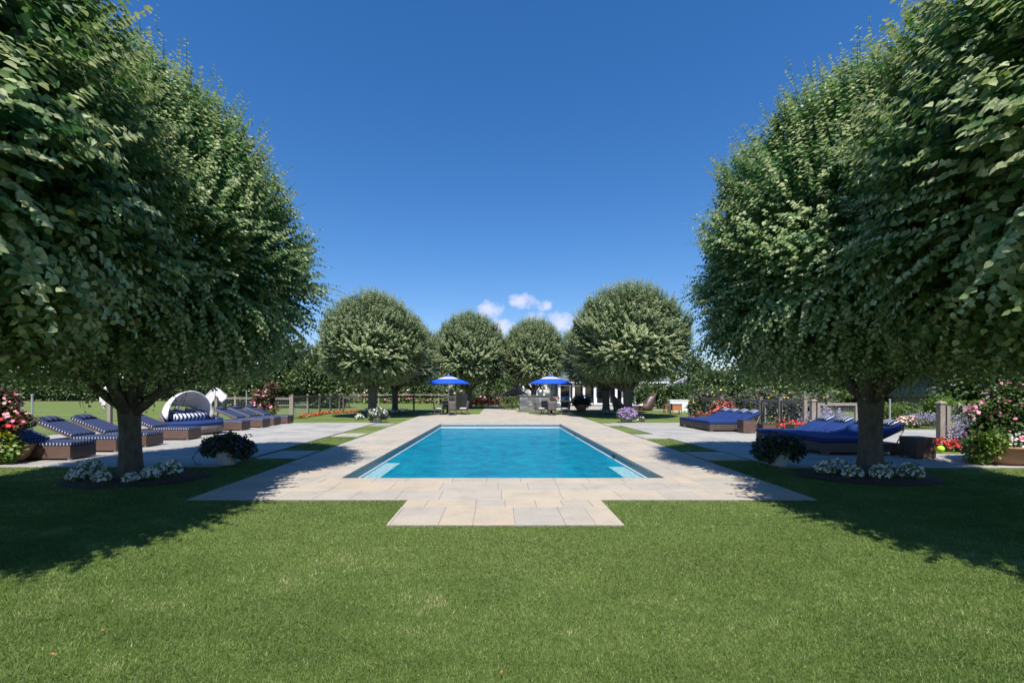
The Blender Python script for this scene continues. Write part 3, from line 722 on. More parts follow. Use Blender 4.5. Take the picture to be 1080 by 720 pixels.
for i, (px, py) in enumerate([(53, 698), (106, 673), (428, 576), (121, 608), (530, 716)]):
    y = GY(py); x = GX(px, y); q = MB()
    q.add([(0, 0, 0), (.012, .009, .005), (.028, 0, .002), (.012, -.008, .006)], [(0, 1, 2), (0, 2, 3)])
    o = q.build('fallen_leaf', M['leafred'], loc=(x, y, .05), rot=(.2, .1, i * 1.1))
    tag(o, 'small fallen red leaf on the lawn, ' + ['nearest the bottom left corner', 'second up from the bottom left corner', 'beneath the left corner of the paved step', 'in the left foreground below the tree shadow', 'at the bottom middle of the photo'][i], 'leaf', 'fallen red leaves on the lawn')

# ------------------------------------------------------------------ furniture
def rbox(name, x0, x1, y0, y1, z0, z1, m, parent, bev=.02, seg=3, loc=None, rot=None):
    return MB().box(x0, x1, y0, y1, z0, z1).build(name, m, parent, bevel=bev, seg=seg, loc=loc, rot=rot)
def make_lounger(label):
    t = thing('sun_lounger', label, 'sun lounger', (0, 0, 0), 0, 'sun loungers on the left terrace')
    W = .35
    rbox('base', 0, 1.95, -W, W, .04, .33, M['wicker'], t, .008, 2)
    for x in (.06, 1.88):
        for y in (-W + .06, W - .06): MB().lathe([(0, .04), (.045, .04), (.045, 0), (0, 0)], 10).build('foot', M['metal'], t, loc=(x, y, .0))
    rbox('mattress', -.01, 1.14, -W - .005, W + .005, .332, .42, M['pin'], t, .028, 4)
    # raised back: its own frame and cushion, tilted 22 degrees
    a = -R(22)
    fr = MB(); fr.box(0, 1.05, -W, W, -.045, -.003)
    fr.build('backrest_frame', M['wicker'], t, bevel=.006, loc=(1.15, 0, .39), rot=(0, a, 0))
    rbox('back_cushion', 0, 1.10, -W - .005, W + .005, 0, .09, M['pin'], t, .028, 4, (1.15, 0, .39), (0, a, 0))
    MB().pillow(.28, .52, .13).build('headrest_pillow', M['pin'], t, smooth=True, loc=(2.02, 0, .855), rot=(0, a, 0), weld=True)
    MB().tube([(1.75, -W + .05, .32), (1.95, -W + .05, .62)], .012, 6).build('prop', M['metal'], t)
    return t
LL = ['navy pinstriped sun lounger nearest the camera, head behind the pink rose bush', 'navy pinstriped sun lounger, second from the front, foot hidden by the lime trunk',
      'navy pinstriped sun lounger, third from the front, head hidden behind the lime trunk', 'navy pinstriped sun lounger just in front of the hooded daybed',
      'navy pinstriped sun lounger just beyond the hooded daybed', 'navy pinstriped sun lounger, third from the far end of the row', 'navy pinstriped sun lounger next to last before the far end of the row',
      'navy pinstriped sun lounger at the far end of the row by the pink rose']
L0 = make_lounger(LL[0])
for i, (x, y) in enumerate([(-9.92, 11.1), (-10.05, 12.55), (-10.1, 13.65), (-10.2, 15.6), (-10.55, 19.4), (-10.45, 20.9), (-10.6, 22.25), (-10.55, 23.55)]):
    if i == 0: L0.location = (x, y, ZP); L0.rotation_euler = (0, 0, PI)
    else: dup(L0, (x, y, ZP), PI + random.uniform(-.015, .015), LL[i])

def make_double(label, W=1.53):
    t = thing('double_daybed', label, 'daybed', (0, 0, 0), 0, 'navy double daybeds on the right terrace')
    h = W / 2; nb = MB()
    # base frame with a raised arch between corner feet
    nb.box(.0, .14, -h, -h + .14, 0, .30).box(.0, .14, h - .14, h, 0, .30).box(1.76, 1.9, -h, -h + .14, 0, .30).box(1.76, 1.9, h - .14, h, 0, .30)
    nb.box(.003, .12, -h + .14, h - .14, .07, .30).box(1.78, 1.897, -h + .14, h - .14, .07, .30)
    nb.box(.14, 1.76, -h + .003, -h + .12, .07, .30).box(.14, 1.76, h - .12, h - .003, .07, .30).box(.12, 1.78, -h + .12, h - .12, .20, .296)
    nb.build('base', M['wickerd'], t)
    a = -R(25)
    for s in (-1, 1):
        yc = s * h / 2
        o = rbox('mattress', -.02, 1.28, yc - h / 2 + .004, yc + h / 2 - .004, .302, .43, M['navy'], t, .04, 4)
        o = rbox('back_cushion', .0, .88, -h / 2 + .004, h / 2 - .004, 0, .12, M['navy'], t, .04, 4, (1.26, yc, .315), (0, a, 0))
        MB().pillow(.30, .50, .17).build('pillow', M['pil'], t, smooth=True, loc=(1.93, yc, .775), rot=(0, a, 0), weld=True)
        MB().box(0, .86, -h / 2 + .03, h / 2 - .03, -.035, -.002).build('backrest_frame', M['wickerd'], t, loc=(1.26, yc, .315), rot=(0, a, 0))
        for q in (-1, 1):
            MB().tube([(1.86, yc + q * (h / 2 - .05), .29), (2.06, yc + q * (h / 2 - .05), .68)], .014, 6).build('prop', M['wood'], t)
    return t
DL = ['navy double daybed nearest the camera, right side, behind the lime trunk', 'navy double daybed adjoining the nearest right one on its far side',
      'navy double daybed beside a wicker cube, nearer one of the farther right pair', 'navy double daybed farthest away on the right terrace']
D0 = make_double(DL[0]); D0.location = (8.15, 12.4, ZP)
dup(D0, (8.15, 13.95, ZP), 0, DL[1]); dup(D0, (8.42, 19.3, ZP), 0, DL[2]); dup(D0, (8.42, 20.86, ZP), 0, DL[3])
def make_cube(label):
    t = thing('side_table', label, 'side table', (0, 0, 0), 0, 'brown wicker cube tables')
    rbox('table_body', -.235, .235, -.235, .235, .035, .485, M['wicker'], t, .006, 2)
    rbox('table_top', -.243, .243, -.243, .243, .486, .505, M['wickerd'], t, .005, 2)
    for x in (-.2, .2):
        for y in (-.2, .2): MB().box(x - .025, x + .025, y - .025, y + .025, 0, .035).build('foot', M['wickerd'], t)
    return t
c0 = make_cube('tall wicker cube table beside the nearest navy daybeds, by the lime trunk'); c0.location = (10.09, 11.2, ZP)
dup(c0, (9.62, 18.05, ZP), 0, 'wicker cube table in front of the farther pair of navy daybeds')
dup(c0, (9.85, 15.35, ZP), 0, 'wicker cube table showing just behind the nearer daybeds, before the red flowers')
dup(c0, (9.6, 21.95, ZP), 0, 'wicker cube table at the far end of the farther daybeds')
t = thing('footstool', 'low brown wicker footstool right of the cube by the farther daybeds', 'footstool', (10.65, 18.4, ZP))
rbox('stool_body', -.32, .32, -.25, .25, .03, .30, M['wicker'], t, .006, 2); rbox('stool_top', -.325, .325, -.255, .255, .301, .33, M['wickerd'], t, .008, 2)
bl = MB(); bl.lathe([(.001, -.085)] + [(.085 * math.cos(a), .085 * math.sin(a)) for a in np.linspace(-1.4, 1.4, 9)] + [(.001, .085)], 16)
tag(bl.build('ball', M['ball'], smooth=True, loc=(GX(992, 12.3), 12.3, .10)), 'lime green ball at the edge of the paving by the red flowers', 'ball')

# hooded round daybed
t = thing('hooded_daybed', 'round wicker daybed with white canopy hood and navy striped cushions', 'daybed', (-11.6, 17.65, ZP), R(-22))
MB().lathe([(0, .04), (.90, .04), (.99, .12), (1.02, .22), (1.0, .34), (0, .34)], 40).build('base', M['wickerg'], t, smooth=False)
MB().lathe([(0, .342), (.96, .342), (1.0, .38), (1.0, .45), (.96, .49), (0, .50)], 40).build('mattress', M['navy'], t, smooth=True)
# raised wicker wall round the back
w = MB(); n = 28
v = []; f = []
for k in range(n + 1):
    a = R(95) + (R(265) - R(95)) * k / n; hh = .50 + .40 * math.sin(PI * k / n) ** .6
    for rr, z in ((1.02, .30), (1.05, hh), (.99, hh), (.98, .34)): v.append((rr * math.cos(a), rr * math.sin(a), z))
for k in range(n):
    for j in range(3): f.append((k * 4 + j, (k + 1) * 4 + j, (k + 1) * 4 + j + 1, k * 4 + j + 1))
w.add(v, f); w.build('back_wall', M['wickerg'], t)
h = MB(); v = []; f = []; na, nb_ = 24, 10
for i in range(nb_ + 1):
    tilt = R(0 + 62 * i / nb_)
    for k in range(na + 1):
        s = PI * k / na; y = .86 * math.cos(s); hgt = 1.04 * math.sin(s) ** .85 * (1 - .02 * math.sin(i * PI))
        v.append((-.15 - hgt * math.sin(tilt) * .92, y, .55 + hgt * math.cos(tilt)))
for i in range(nb_):
    for k in range(na): q = i * (na + 1) + k; f.append((q, q + 1, q + na + 2, q + na + 1))
h.add(v, f); ho = h.build('canopy_hood', M['white'], t, smooth=True); sm = ho.modifiers.new('thick', 'SOLIDIFY'); sm.thickness = .02
MB().tube([(-.13, 0.87 * math.cos(PI * k / 24), .55 + 1.06 * math.sin(PI * k / 24) ** .85) for k in range(25)], .022, 8).build('hood_hoop', M['white'], t, smooth=True)
MB().tube([(0, -.62, 0), (0, .62, 0)], .14, 16).build('bolster', M['blocks'], t, smooth=True, loc=(-.22, 0, .63))
for k, y in enumerate((-.62, -.22, .2, .6)):
    MB().pillow(.42, .42, .16).build('pillow', M['blocks'] if k % 2 else M['pil'], t, smooth=True, loc=(-.55 + .08 * abs(y), y, .74), rot=(R(90), R(15), R(90) + y * .3), weld=True)

# dining sets
def make_chair(label):
    t = thing('dining_chair', label, 'chair', (0, 0, 0), 0, 'grey wicker dining chairs')
    rbox('seat', -.25, .25, -.25, .25, .34, .44, M['wickerg'], t, .015, 2)
    rbox('seat_cushion', -.23, .23, -.24, .20, .442, .49, M['white'], t, .018, 3)
    bk = MB(); v = []; f = []
    for i in range(7):
        z = .36 + .58 * i / 6
        for j in range(7):
            x = -.25 + .5 * j / 6; yb = .23 + .10 * (i / 6) ** 1.3 + .035 * (1 - (2 * j / 6 - 1) ** 2)
            v.append((x * (1 - .06 * (i / 6)), yb, z)); 
    for i in range(6):
        for j in range(6): q = i * 7 + j; f.append((q, q + 1, q + 8, q + 7))
    bk.add(v, f); o = bk.build('backrest', M['wickerg'], t, smooth=True); s_ = o.modifiers.new('thick', 'SOLIDIFY'); s_.thickness = .04; s_.offset = 0
    for x in (-.22, .22):
        MB().tube([(x, -.22, .36), (x * 1.05, -.23, 0)], [.026, .018], 8).build('leg', M['wickerg'], t)
        MB().tube([(x, .22, .36), (x * 1.05, .28, 0)], [.026, .018], 8).build('leg', M['wickerg'], t)
    return t
def make_table(label, loc):
    t = thing('dining_table', label, 'table', loc, 0, 'dark dining tables under the blue umbrellas')
    MB().lathe([(0, .70), (.60, .70), (.62, .72), (.62, .74), (.60, .755), (0, .755)], 32).build('table_top', M['black'], t)
    MB().lathe([(0, .70), (.10, .70), (.07, .5), (.08, .15), (.28, .06), (.32, 0), (0, 0)], 20).build('pedestal', M['black'], t, smooth=True)
def make_umbrella(label, loc):
    t = thing('garden_umbrella', label, 'umbrella', loc, 0, 'blue and cream umbrellas')
    n = 8
    def tier(name, prof, m):
        q = MB(); q.lathe(prof, n, T=Matrix.Rotation(PI / 8, 4, 'Z')); o = q.build(name, m, t); s_ = o.modifiers.new('thick', 'SOLIDIFY'); s_.thickness = .008
    tier('canopy', [(1.60, 2.16), (1.58, 2.22), (1.2, 2.38), (.80, 2.52)], M['blue'])
    tier('canopy_band', [(.80, 2.521), (.5, 2.62), (.26, 2.68)], M['cream'])
    tier('canopy_cap', [(.38, 2.665), (.2, 2.75), (.0, 2.80)], M['blue'])
    MB().tube([(0, 0, .03), (0, 0, 2.86)], .024, 12).build('pole', M['whitep'], t)
    MB().lathe([(0, .08), (.05, .08), (.26, .05), (.28, .0), (0, 0)], 24).build('base', M['black'], t)
    for k in range(8):
        a = 2 * PI * (k + .5) / 8
        MB().tube([(.02 * math.cos(a), .02 * math.sin(a), 2.72), (1.56 * math.cos(a), 1.56 * math.sin(a), 2.165)], .009, 5).build('rib', M['whitep'], t)
TY = 32.6
xl, xr = GX(472, TY), GX(581.5, TY)
make_table('dark round dining table under the left blue umbrella', (xl, TY, ZP)); make_table('dark round dining table under the right blue umbrella', (xr, TY, ZP))
make_umbrella('blue umbrella with cream band over the left dining table', (xl, TY + .75, ZP)); make_umbrella('blue umbrella with cream band over the right dining table', (xr, TY + .75, ZP))
ch = make_chair('wicker chair at the left table, on its left side, facing right'); ch.location = (xl - .62, TY - .35, ZP); ch.rotation_euler = (0, 0, R(100))
dup(ch, (xl + .42, TY - .78, ZP), R(180), 'wicker chair at the left table with its back to the pool')
dup(ch, (xl + 1.15, TY - .1, ZP), R(-100), 'wicker chair at the left table, on its right side, facing left')
dup(ch, (xl - .2, TY + .95, ZP), R(10), 'wicker chair on the far side of the left table')
dup(ch, (xr - .85, TY - .5, ZP), R(115), 'wicker chair at the right table, on its left side')
dup(ch, (xr - .05, TY - .95, ZP), R(180), 'wicker chair at the right table with its back to the pool')
dup(ch, (xr + .95, TY - .35, ZP), R(-110), 'wicker chair at the right table, on its right side')
dup(ch, (xr - .3, TY + .95, ZP), R(10), 'wicker chair on the far side of the right table')
t = thing('flower_vase', 'pale vase of cream and red flowers on the right dining table', 'vase', (xr + .25, TY + .1, ZP + .755))
MB().lathe([(0, 0), (.08, 0), (.11, .1), (.06, .22), (.07, .24)], 14).build('vase', M['whitep'], t, smooth=True)
foliage('foliage', M['greyleaf'], [(0, 0, .42, .3, .3, .22)], 160, .08, sd(), t); blossoms('blossom', M['pk'], [(0, 0, .42, .3, .3, .22)], 60, .09, sd(), t); blossoms('blossom', M['pr'], [(0, 0, .42, .3, .3, .22)], 10, .08, sd(), t)

# ------------------------------------------------------------------ pots
def planter(name, label, x, y, prof, pm, blobs, leafm, n, size, flowers, group=None, n_l=28):
    t = thing(name, label, 'flower pot', (x, y, .0), 0, group)
    MB().lathe(prof, n_l).build('pot', pm, t, smooth=True)
    foliage('foliage', leafm, blobs, n, size, sd(), t)
    for (fm, fn, fs, *r) in flowers: blossoms('blossom', fm, blobs, fn, fs, sd(), t, *(r or ()))
    return t
urn = [(0, 0), (.17, 0), (.18, .03), (.20, .2), (.235, .38), (.245, .40), (.21, .40), (.19, .34), (0, .33)]
def trail(parent, pts):
    MB().tube(pts, .006, 5).build('stem', M['darkleaf'], parent)
    q = [Vector(p) for p in pts]; g_ = np.random.default_rng(5)
    P = np.array([tuple(q[i].lerp(q[i + 1], s)) for i in range(len(q) - 1) for s in (0, .33, .66)])
    V, T, tt = leaf_arrays(P, g_.normal(0, 1, P.shape), g_.normal(0, 1, P.shape) + [0, 0, 1], np.full(len(P), .05), L4, g_.uniform(.3, 1, len(P)))
    fast_mesh('leaf', V, T, M['darkleaf'], tt, parent)
pl = planter('flower_planter', 'pale stone pot of dark trailing petunias beside the left terrace', -6.0, 10.25, urn, M['concrete'],
        [(0, 0, .46, .46, .36, .18), (-.28, 0, .40, .28, .25, .20), (.36, 0, .36, .26, .24, .24), (.1, -.1, .5, .3, .3, .2)], M['darkleaf'], 2400, .06, [(M['pd'], 260, .05)], 'stone pots flanking the pool')
trail(pl, [(-.4, -.1, .35), (-.6, -.12, .30), (-.66, -.14, .15), (-.58, -.16, .04), (-.42, -.2, .03)])
trail(pl, [(.5, -.1, .3), (.62, -.12, .2), (.7, -.14, .16)]); trail(pl, [(.3, 0, .6), (.5, 0, .68), (.58, 0, .62)])
planter('flower_planter', 'pale stone pot of dark trailing flowers beside the right terrace', 6.08, 10.1, urn, M['concrete'],
        [(0, 0, .46, .44, .38, .22), (-.26, 0, .34, .28, .25, .24), (.30, 0, .38, .26, .24, .24)], M['darkleaf'], 2400, .065, [(M['pd'], 200, .055), (M['pv'], 12, .04)], 'stone pots flanking the pool')
planter('flower_planter', 'urn of white and yellow-green flowers at the far left corner of the grass strip', GX(398.5, 24.6), 24.6, urn, M['concrete'],
        [(0, 0, .5, .46, .4, .26), (-.3, 0, .34, .22, .2, .25), (.32, 0, .4, .2, .2, .24)], M['greyleaf'], 900, .10, [(M['pw'], 120, .09)])
planter('flower_planter', 'urn overflowing with purple petunias at the far right corner', GX(661.5, 24.6), 24.6, urn, M['concrete'],
        [(0, 0, .42, .5, .42, .34)], M['bright'], 700, .09, [(M['pv'], 300, .095, -.5)])
planter('flower_planter', 'big dark pot of pink and blue flowers in front of the glass doors', GX(613, 38.5), 38.5, [(0, 0), (.3, 0), (.5, .4), (.55, .55), (.5, .55), (0, .5)], M['terra'],
        [(0, 0, .9, .7, .6, .45), (-.35, 0, .75, .4, .4, .35), (.4, 0, .7, .4, .4, .35)], M['darkleaf'], 1200, .12, [(M['pb'], 60, .13, .3), (M['pp'], 30, .13, .4)])
# big terracotta bowl with rose at right
t = planter('flower_planter', 'large terracotta bowl of trailing white flowers and climbing pink roses, right edge', 11.15, 10.35, [(0, 0), (.36, 0), (.46, .12), (.60, .36), (.66, .40), (.66, .44), (.60, .44), (.56, .38), (0, .36)], M['terra'],
        [(0, 0, .62, .62, .5, .26), (.15, 0, 1.1, .5, .45, .4), (.35, 0, 1.5, .45, .4, .28), (-.05, .1, .95, .45, .4, .25)], M['hedge'], 4200, .075,
        [(M['pp'], 90, .07, -.1), (M['pc'], 12, .07), (M['pv'], 14, .06)], n_l=40)
foliage('trailing_foliage', M['bright'], [(-.62, -.15, .35, .24, .25, .36), (-.5, -.35, .5, .25, .2, .25)], 900, .08, sd(), t)
blossoms('blossom', M['pw'], [(.12, -.42, .48, .42, .22, .24), (.3, -.5, .34, .25, .14, .2)], 260, .05, sd(), t, -.6)
blossoms('blossom', M['pp'], [(-.35, 0, 1.25, .35, .2, .14), (.1, -.2, 1.05, .4, .3, .12), (.2, 0, 1.7, .25, .2, .1)], 45, .085, sd(), t, -.4)
# left rose bush
t = planter('flower_planter', 'large pot of pink roses and yellow-green foliage at the left edge before the loungers', -11.15, 10.45, [(0, 0), (.3, 0), (.42, .12), (.52, .36), (.54, .42), (.48, .42), (0, .36)], M['terra'],
        [(-.2, 0, 1.35, .5, .4, .35), (.1, 0, .95, .5, .4, .3), (-.3, 0, 1.0, .45, .4, .4)], M['redleaf'], 3300, .075, [(M['pp'], 110, .07, -.2), (M['pk'], 30, .08)], n_l=40)
foliage('trailing_foliage', M['bright'], [(.1, -.2, .36, .52, .35, .38), (-.4, -.2, .3, .4, .3, .35)], 2000, .08, sd(), t)
blossoms('blossom', M['py'], [(.0, -.3, .62, .4, .25, .16)], 20, .09, sd(), t); blossoms('blossom', M['pw'], [(.0, -.3, .42, .5, .3, .3)], 20, .07, sd(), t); blossoms('blossom', M['pr'], [(.2, -.2, .9, .4, .3, .2)], 30, .07, sd(), t)

# ------------------------------------------------------------------ fences
def fence(label, pts, h=1.25, pm='wood', wire=.10, rail_z=None, group='weathered wooden garden fences', postw=.06, cap=True, lower=False, wr=.003):
    t = thing('garden_fence', label, 'fence', (0, 0, 0), 0, group)
    for i, (x, y) in enumerate(pts):
        q = MB(); q.box(-postw, postw, -postw, postw, 0, h + (.12 if cap else 0)); q.build('post', M[pm], t, bevel=.006, loc=(x, y, 0))
        if cap: MB().box(-postw - .02, postw + .02, -postw - .02, postw + .02, h + .121, h + .15).build('post_cap', M[pm], t, loc=(x, y, 0))
    for (a, b_) in zip(pts[:-1], pts[1:]):
        A = Vector((*a, 0)); B = Vector((*b_, 0)); L = (B - A).length; ang = math.atan2(B.y - A.y, B.x - A.x)
        q = MB(); q.box(postw + .001, L - postw - .001, -.03, .03, h - .10, h); q.box(postw + .001, L - postw - .001, -.045, .045, h + .001, h + .03)
        if lower: q.box(postw + .001, L - postw - .001, -.03, .03, .12, .2)
        q.build('rail', M[pm], t, loc=A, rot=(0, 0, ang))
        if wire:
            q = MB(); z = .1
            while z < h - .1: q.box(postw, L - postw, -wr, wr, z - wr, z + wr); z += wire
            x = postw + wire
            while x < L - postw: q.box(x - wr, x + wr, -wr, wr, .08, h - .1); x += wire
            q.build('wire_mesh', M['greyp'], t, loc=A, rot=(0, 0, ang))
    return t
def post_frame(label, x0, x1, y, h=1.22):
    t = thing('fence_panel', label, 'fence', (x0, y, 0), 0, 'framed wire fence panels by the right terrace')
    W = x1 - x0
    MB().box(-.22, -.08, -.07, .07, 0, h + .06).build('post', M['wood'], t, bevel=.006)
    MB().lathe([(.13, h + .062), (.12, h + .09), (0, h + .15)], 4, T=Matrix.Translation((-.15, 0, 0)) @ Matrix.Rotation(PI / 4, 4, 'Z')).build('post_cap', M['wood'], t)
    q = MB(); q.box(0, .10, -.035, .035, .1, h).box(W - .1, W, -.035, .035, .1, h).box(.10, W - .10, -.034, .034, h - .1, h - .001).box(.10, W - .10, -.034, .034, .1, .2)
    q.build('frame', M['wood'], t, bevel=.004)
    q = MB(); z = .25
    while z < h - .1: q.box(.1, W - .1, -.002, .002, z - .002, z + .002); z += .06
    x = .16
    while x < W - .1: q.box(x - .002, x + .002, -.002, .002, .2, h - .1); x += .06
    q.build('wire_mesh', M['greyp'], t)
post_frame('weathered framed wire panel behind the lime trunk and nearest navy daybeds', 11.3, 12.75, 16.5)
post_frame('weathered framed wire panel overgrown with lavender beside the big terracotta bowl', 12.42, 14.4, 12.9)
fence('wood and wire fence along the right terrace behind the farther daybeds', [(11.4, 17.3), (11.45, 18.9), (11.5, 20.4), (11.5, 24), (11.5, 28)], wire=.12)
fence('wood and wire fence running back from the far end of the loungers', [(-12.3, 27.7), (-13.1, 31.9), (-13.1, 34), (-13.1, 36.2), (-13.1, 38.3)], h=1.33, wire=.15)
fence('long wood fence crossing behind the hooded daybed and loungers', [(-21, 30.4), (-19.6, 30.4), (-17.0, 30), (-12.5, 27.9)], h=1.25, wire=.15)
fence('dark wood rail fence behind the left pair of lime trees', [(-12.9, 38.6), (-10.2, 38.6), (-7.05, 38.6), (-3.6, 38.6)], h=1.25, pm='woodd', wire=.2)
fence('pale wood fence with red flowers beyond the left blue umbrella', [(-5.2, 50), (-1.8, 50), (2.0, 50)], h=1.35, wire=.2)
fence('pale far fence crossing behind the lawn under the left trees', [(-24, 62), (-16, 62), (-8, 62), (0, 62)], h=1.3, wire=0, postw=.08)
tag(MB().box(-.09, .09, -.09, .09, 0, 1.30).box(-.2, -.1, -.06, .06, 0, 1.2).build('gate_post', M['wood'], bevel=.01, loc=(GX(18, 15.5), 15.5, 0)), 'pair of weathered gate posts behind the pink rose bush at the left edge', 'post')
def mpole(px, y, top, lab):
    t = thing('metal_pole', lab, 'pole', (GX(px, y), y, 0), 0, 'slim grey metal poles')
    MB().tube([(0, 0, 0), (0, 0, HZ(top, y))], .030, 8).build('shaft', M['greyp'], t)
    MB().lathe([(0, HZ(top, y) + .02), (.04, HZ(top, y)), (.04, HZ(top, y) - .04)], 8).build('cap', M['greyp'], t)
mpole(34, 16, 416, 'slim grey metal pole at the far left behind the nearest lounger')
mpole(260, 26.5, 411.8, 'slim grey metal pole behind the farthest loungers')
mpole(807, 21.5, 426, 'slim grey metal pole just right of the farther navy daybeds')
mpole(938.5, 19.0, 421, 'slim grey metal pole in front of the round boxwood')

# white cloths on posts
def cloth(label, x, y, z, w, hgt, seed, post=True, ptop=1.3):
    t = thing('draped_cloth', label, 'cloth', (x, y, 0), 0, 'white cloths hung over posts')
    if post: MB().box(-.055, .055, -.055, .055, 0, ptop).build('post', M['wood'], t, bevel=.005)
    g_ = random.Random(seed)
    for s in (-1, 1):
        v = []; f = []; nx, nz = 12, 10; W_ = w * (.5 if s > 0 else .42)
        for i in range(nz + 1):
            for j in range(nx + 1):
                u = j / nx; k = i / nz
                drop = hgt * (.55 + .45 * (1 - abs(2 * u - 1))) * (1 if s < 0 else .82)      # pointed lower corner
                xx = s * (.02 + u * W_ * (.45 + .55 * min(1, k * 1.6)))
                v.append((xx, -.08 - .05 * math.cos(u * 6 * PI) * (.3 + .7 * k), z - k * drop - u * .10))
        for i in range(nz):
            for j in range(nx): q = i * (nx + 1) + j; f.append((q, q + 1, q + nx + 2, q + nx + 1))
        q = MB(); q.add(v, f); o = q.build('cloth', M['white'], t, smooth=True); s_ = o.modifiers.new('thick', 'SOLIDIFY'); s_.thickness = .008
cloth('white cloth bunched over a wooden post behind the fifth lounger', GX(228.5, 21), 21, 1.80, 1.0, .80, 2, True, 1.78)
cloth('white cloth hanging from a slim stand left of the left lime trunk', GX(116, 15.8), 15.8, 1.85, .55, .85, 5, True, 1.85)

# ------------------------------------------------------------------ far service area
# stone counter
t = thing('outdoor_counter', 'grey stone outdoor kitchen counter behind the right blue umbrella', 'counter', (GX(548, 39), 39, 0))
W = GX(580, 39) - GX(548, 39)
MB().box(0, W, 0, .9, 0, 1.28).build('wall', M['rock'], t)
p = Paving(); random.seed(3)
q = MB(); z = 0; tv = []
while z < 1.25:
    hh = random.choice((.15, .2, .26)); x = 0
    if z + hh > 1.26: hh = 1.27 - z
    while x < W - .02:
        ww = min(random.choice((.25, .35, .5)), W - x); q.box(x + .008, x + ww - .008, -.03 - random.random() * .02, -.001, z + .008, z + hh - .008); tv += [random.random()] * 8; x += ww
    z += hh
o = q.build('stone_facing', M['rock'], t, bevel=.01); a = o.data.attributes.new('tint', 'FLOAT', 'POINT'); a.data.foreach_set('value', tv)
MB().box(-.06, W + .06, -.09, .95, 1.281, 1.34).build('countertop', M['slate'], t, bevel=.006)
t = thing('kettle_grill', 'round domed charcoal cooker standing on the stone counter', 'grill', (GX(570, 39.3), 39.3, 1.34))
MB().lathe([(0, 0), (.18, 0), (.26, .12), (.29, .25)], 20).build('bowl', M['greyp'], t, smooth=True); MB().lathe([(.30, .252), (.27, .40), (.16, .50), (0, .54)], 20).build('lid', M['metal'], t, smooth=True)
MB().tube([(-.05, -.05, .53), (-.05, -.05, .58), (.05, -.05, .58), (.05, -.05, .53)], .01, 6).build('handle', M['black'], t)
t = thing('stone_jar', 'pale bulbous jar on the counter right of the domed cooker', 'jar', (GX(577.5, 39.3), 39.3, 1.34))
MB().lathe([(0, 0), (.16, 0), (.28, .18), (.24, .36), (.10, .46), (.12, .52)], 20).build('jar', M['concrete'], t, smooth=True)
t = thing('gas_grill', 'stainless gas barbecue with domed lid right of the stone counter', 'grill', (GX(596, 38), 38, 0))
rbox('cabinet', -.32, .32, -.28, .28, .08, .80, M['black'], t, .01); rbox('firebox', -.36, .36, -.30, .30, .801, .95, M['metal'], t, .01)
MB().tube([(-.34, 0, 0), (.34, 0, 0)], .27, 16).build('lid', M['metal'], t, smooth=True, loc=(0, .0, .98))
MB().tube([(-.28, -.31, 1.02), (.28, -.31, 1.02)], .015, 8).build('handle', M['black'], t)
rbox('side_shelf', -.70, -.365, -.24, .24, .86, .90, M['metal'], t, .005); rbox('side_shelf', .365, .70, -.24, .24, .86, .90, M['metal'], t, .005)
for x in (-.3, .3): MB().lathe([(.05, 0), (.05, .04)], 10).build('wheel', M['black'], t, loc=(x, 0, .03))
t = thing('folded_screen', 'black folding privacy screen behind the left dining table', 'screen', (GX(483, 41), 41, 0))
for k in range(4):
    a = R(18 if k % 2 else -18); MB().box(0, .42, -.02, .02, .02, 1.45).build('panel', M['black'], t, loc=(-.8 + .41 * k, 0, 0), rot=(0, 0, a))
# wicker cocoon chairs
def cocoon(label, x, y, rz):
    t = thing('wicker_lounge_chair', label, 'lounge chair', (x, y, ZP), rz, 'curved wicker lounge chairs by the pool house')
    q = MB(); v = []; f = []; n = 16; mz = 8
    for i in range(mz + 1):
        s = i / mz
        for k in range(n + 1):
            a = R(60) + R(240) * k / n
            lean = s * .42; rr = .62 + .10 * math.sin(s * PI)
            hh = s * (.55 + .95 * max(0, math.cos(a - PI)) ** .8)
            v.append((rr * math.cos(a) - lean * max(0, math.cos(a - PI)) * s, rr * math.sin(a) * .95, .02 + hh))
    for i in range(mz):
        for k in range(n): p_ = i * (n + 1) + k; f.append((p_, p_ + 1, p_ + n + 2, p_ + n + 1))
    q.add(v, f); o = q.build('shell', M['wicker'], t, smooth=True); s_ = o.modifiers.new('thick', 'SOLIDIFY'); s_.thickness = .05
    MB().lathe([(0, .02), (.58, .02), (.6, .32), (0, .32)], 24, T=Matrix.Translation((.02, 0, 0))).build('seat', M['wicker'], t)
    MB().pillow(1.05, 1.0, .24).build('seat_cushion', M['white'], t, smooth=True, loc=(.02, 0, .42), weld=True)
    MB().pillow(.8, .8, .2).build('back_cushion', M['blocks'], t, smooth=True, loc=(-.45, 0, .85), rot=(0, R(60), 0), weld=True)
    return t
cocoon('tall curved wicker lounge chair left of the right lime trunk, turned away', GX(655, 40.5), 40.5, R(0))
cocoon('tall curved wicker lounge chair facing left with blue and white cushions', GX(680, 40.5), 40.5, R(180))
t = thing('ottoman', 'wicker ottoman in front of the curved lounge chair by the pool house', 'ottoman', (GX(669, 40), 40, ZP))
MB().lathe([(0, 0), (.40, 0), (.44, .36), (0, .36)], 20).build('ottoman_body', M['wicker'], t); MB().pillow(.8, .8, .16).build('ottoman_cushion', M['blocks'], t, smooth=True, loc=(0, 0, .42), weld=True)
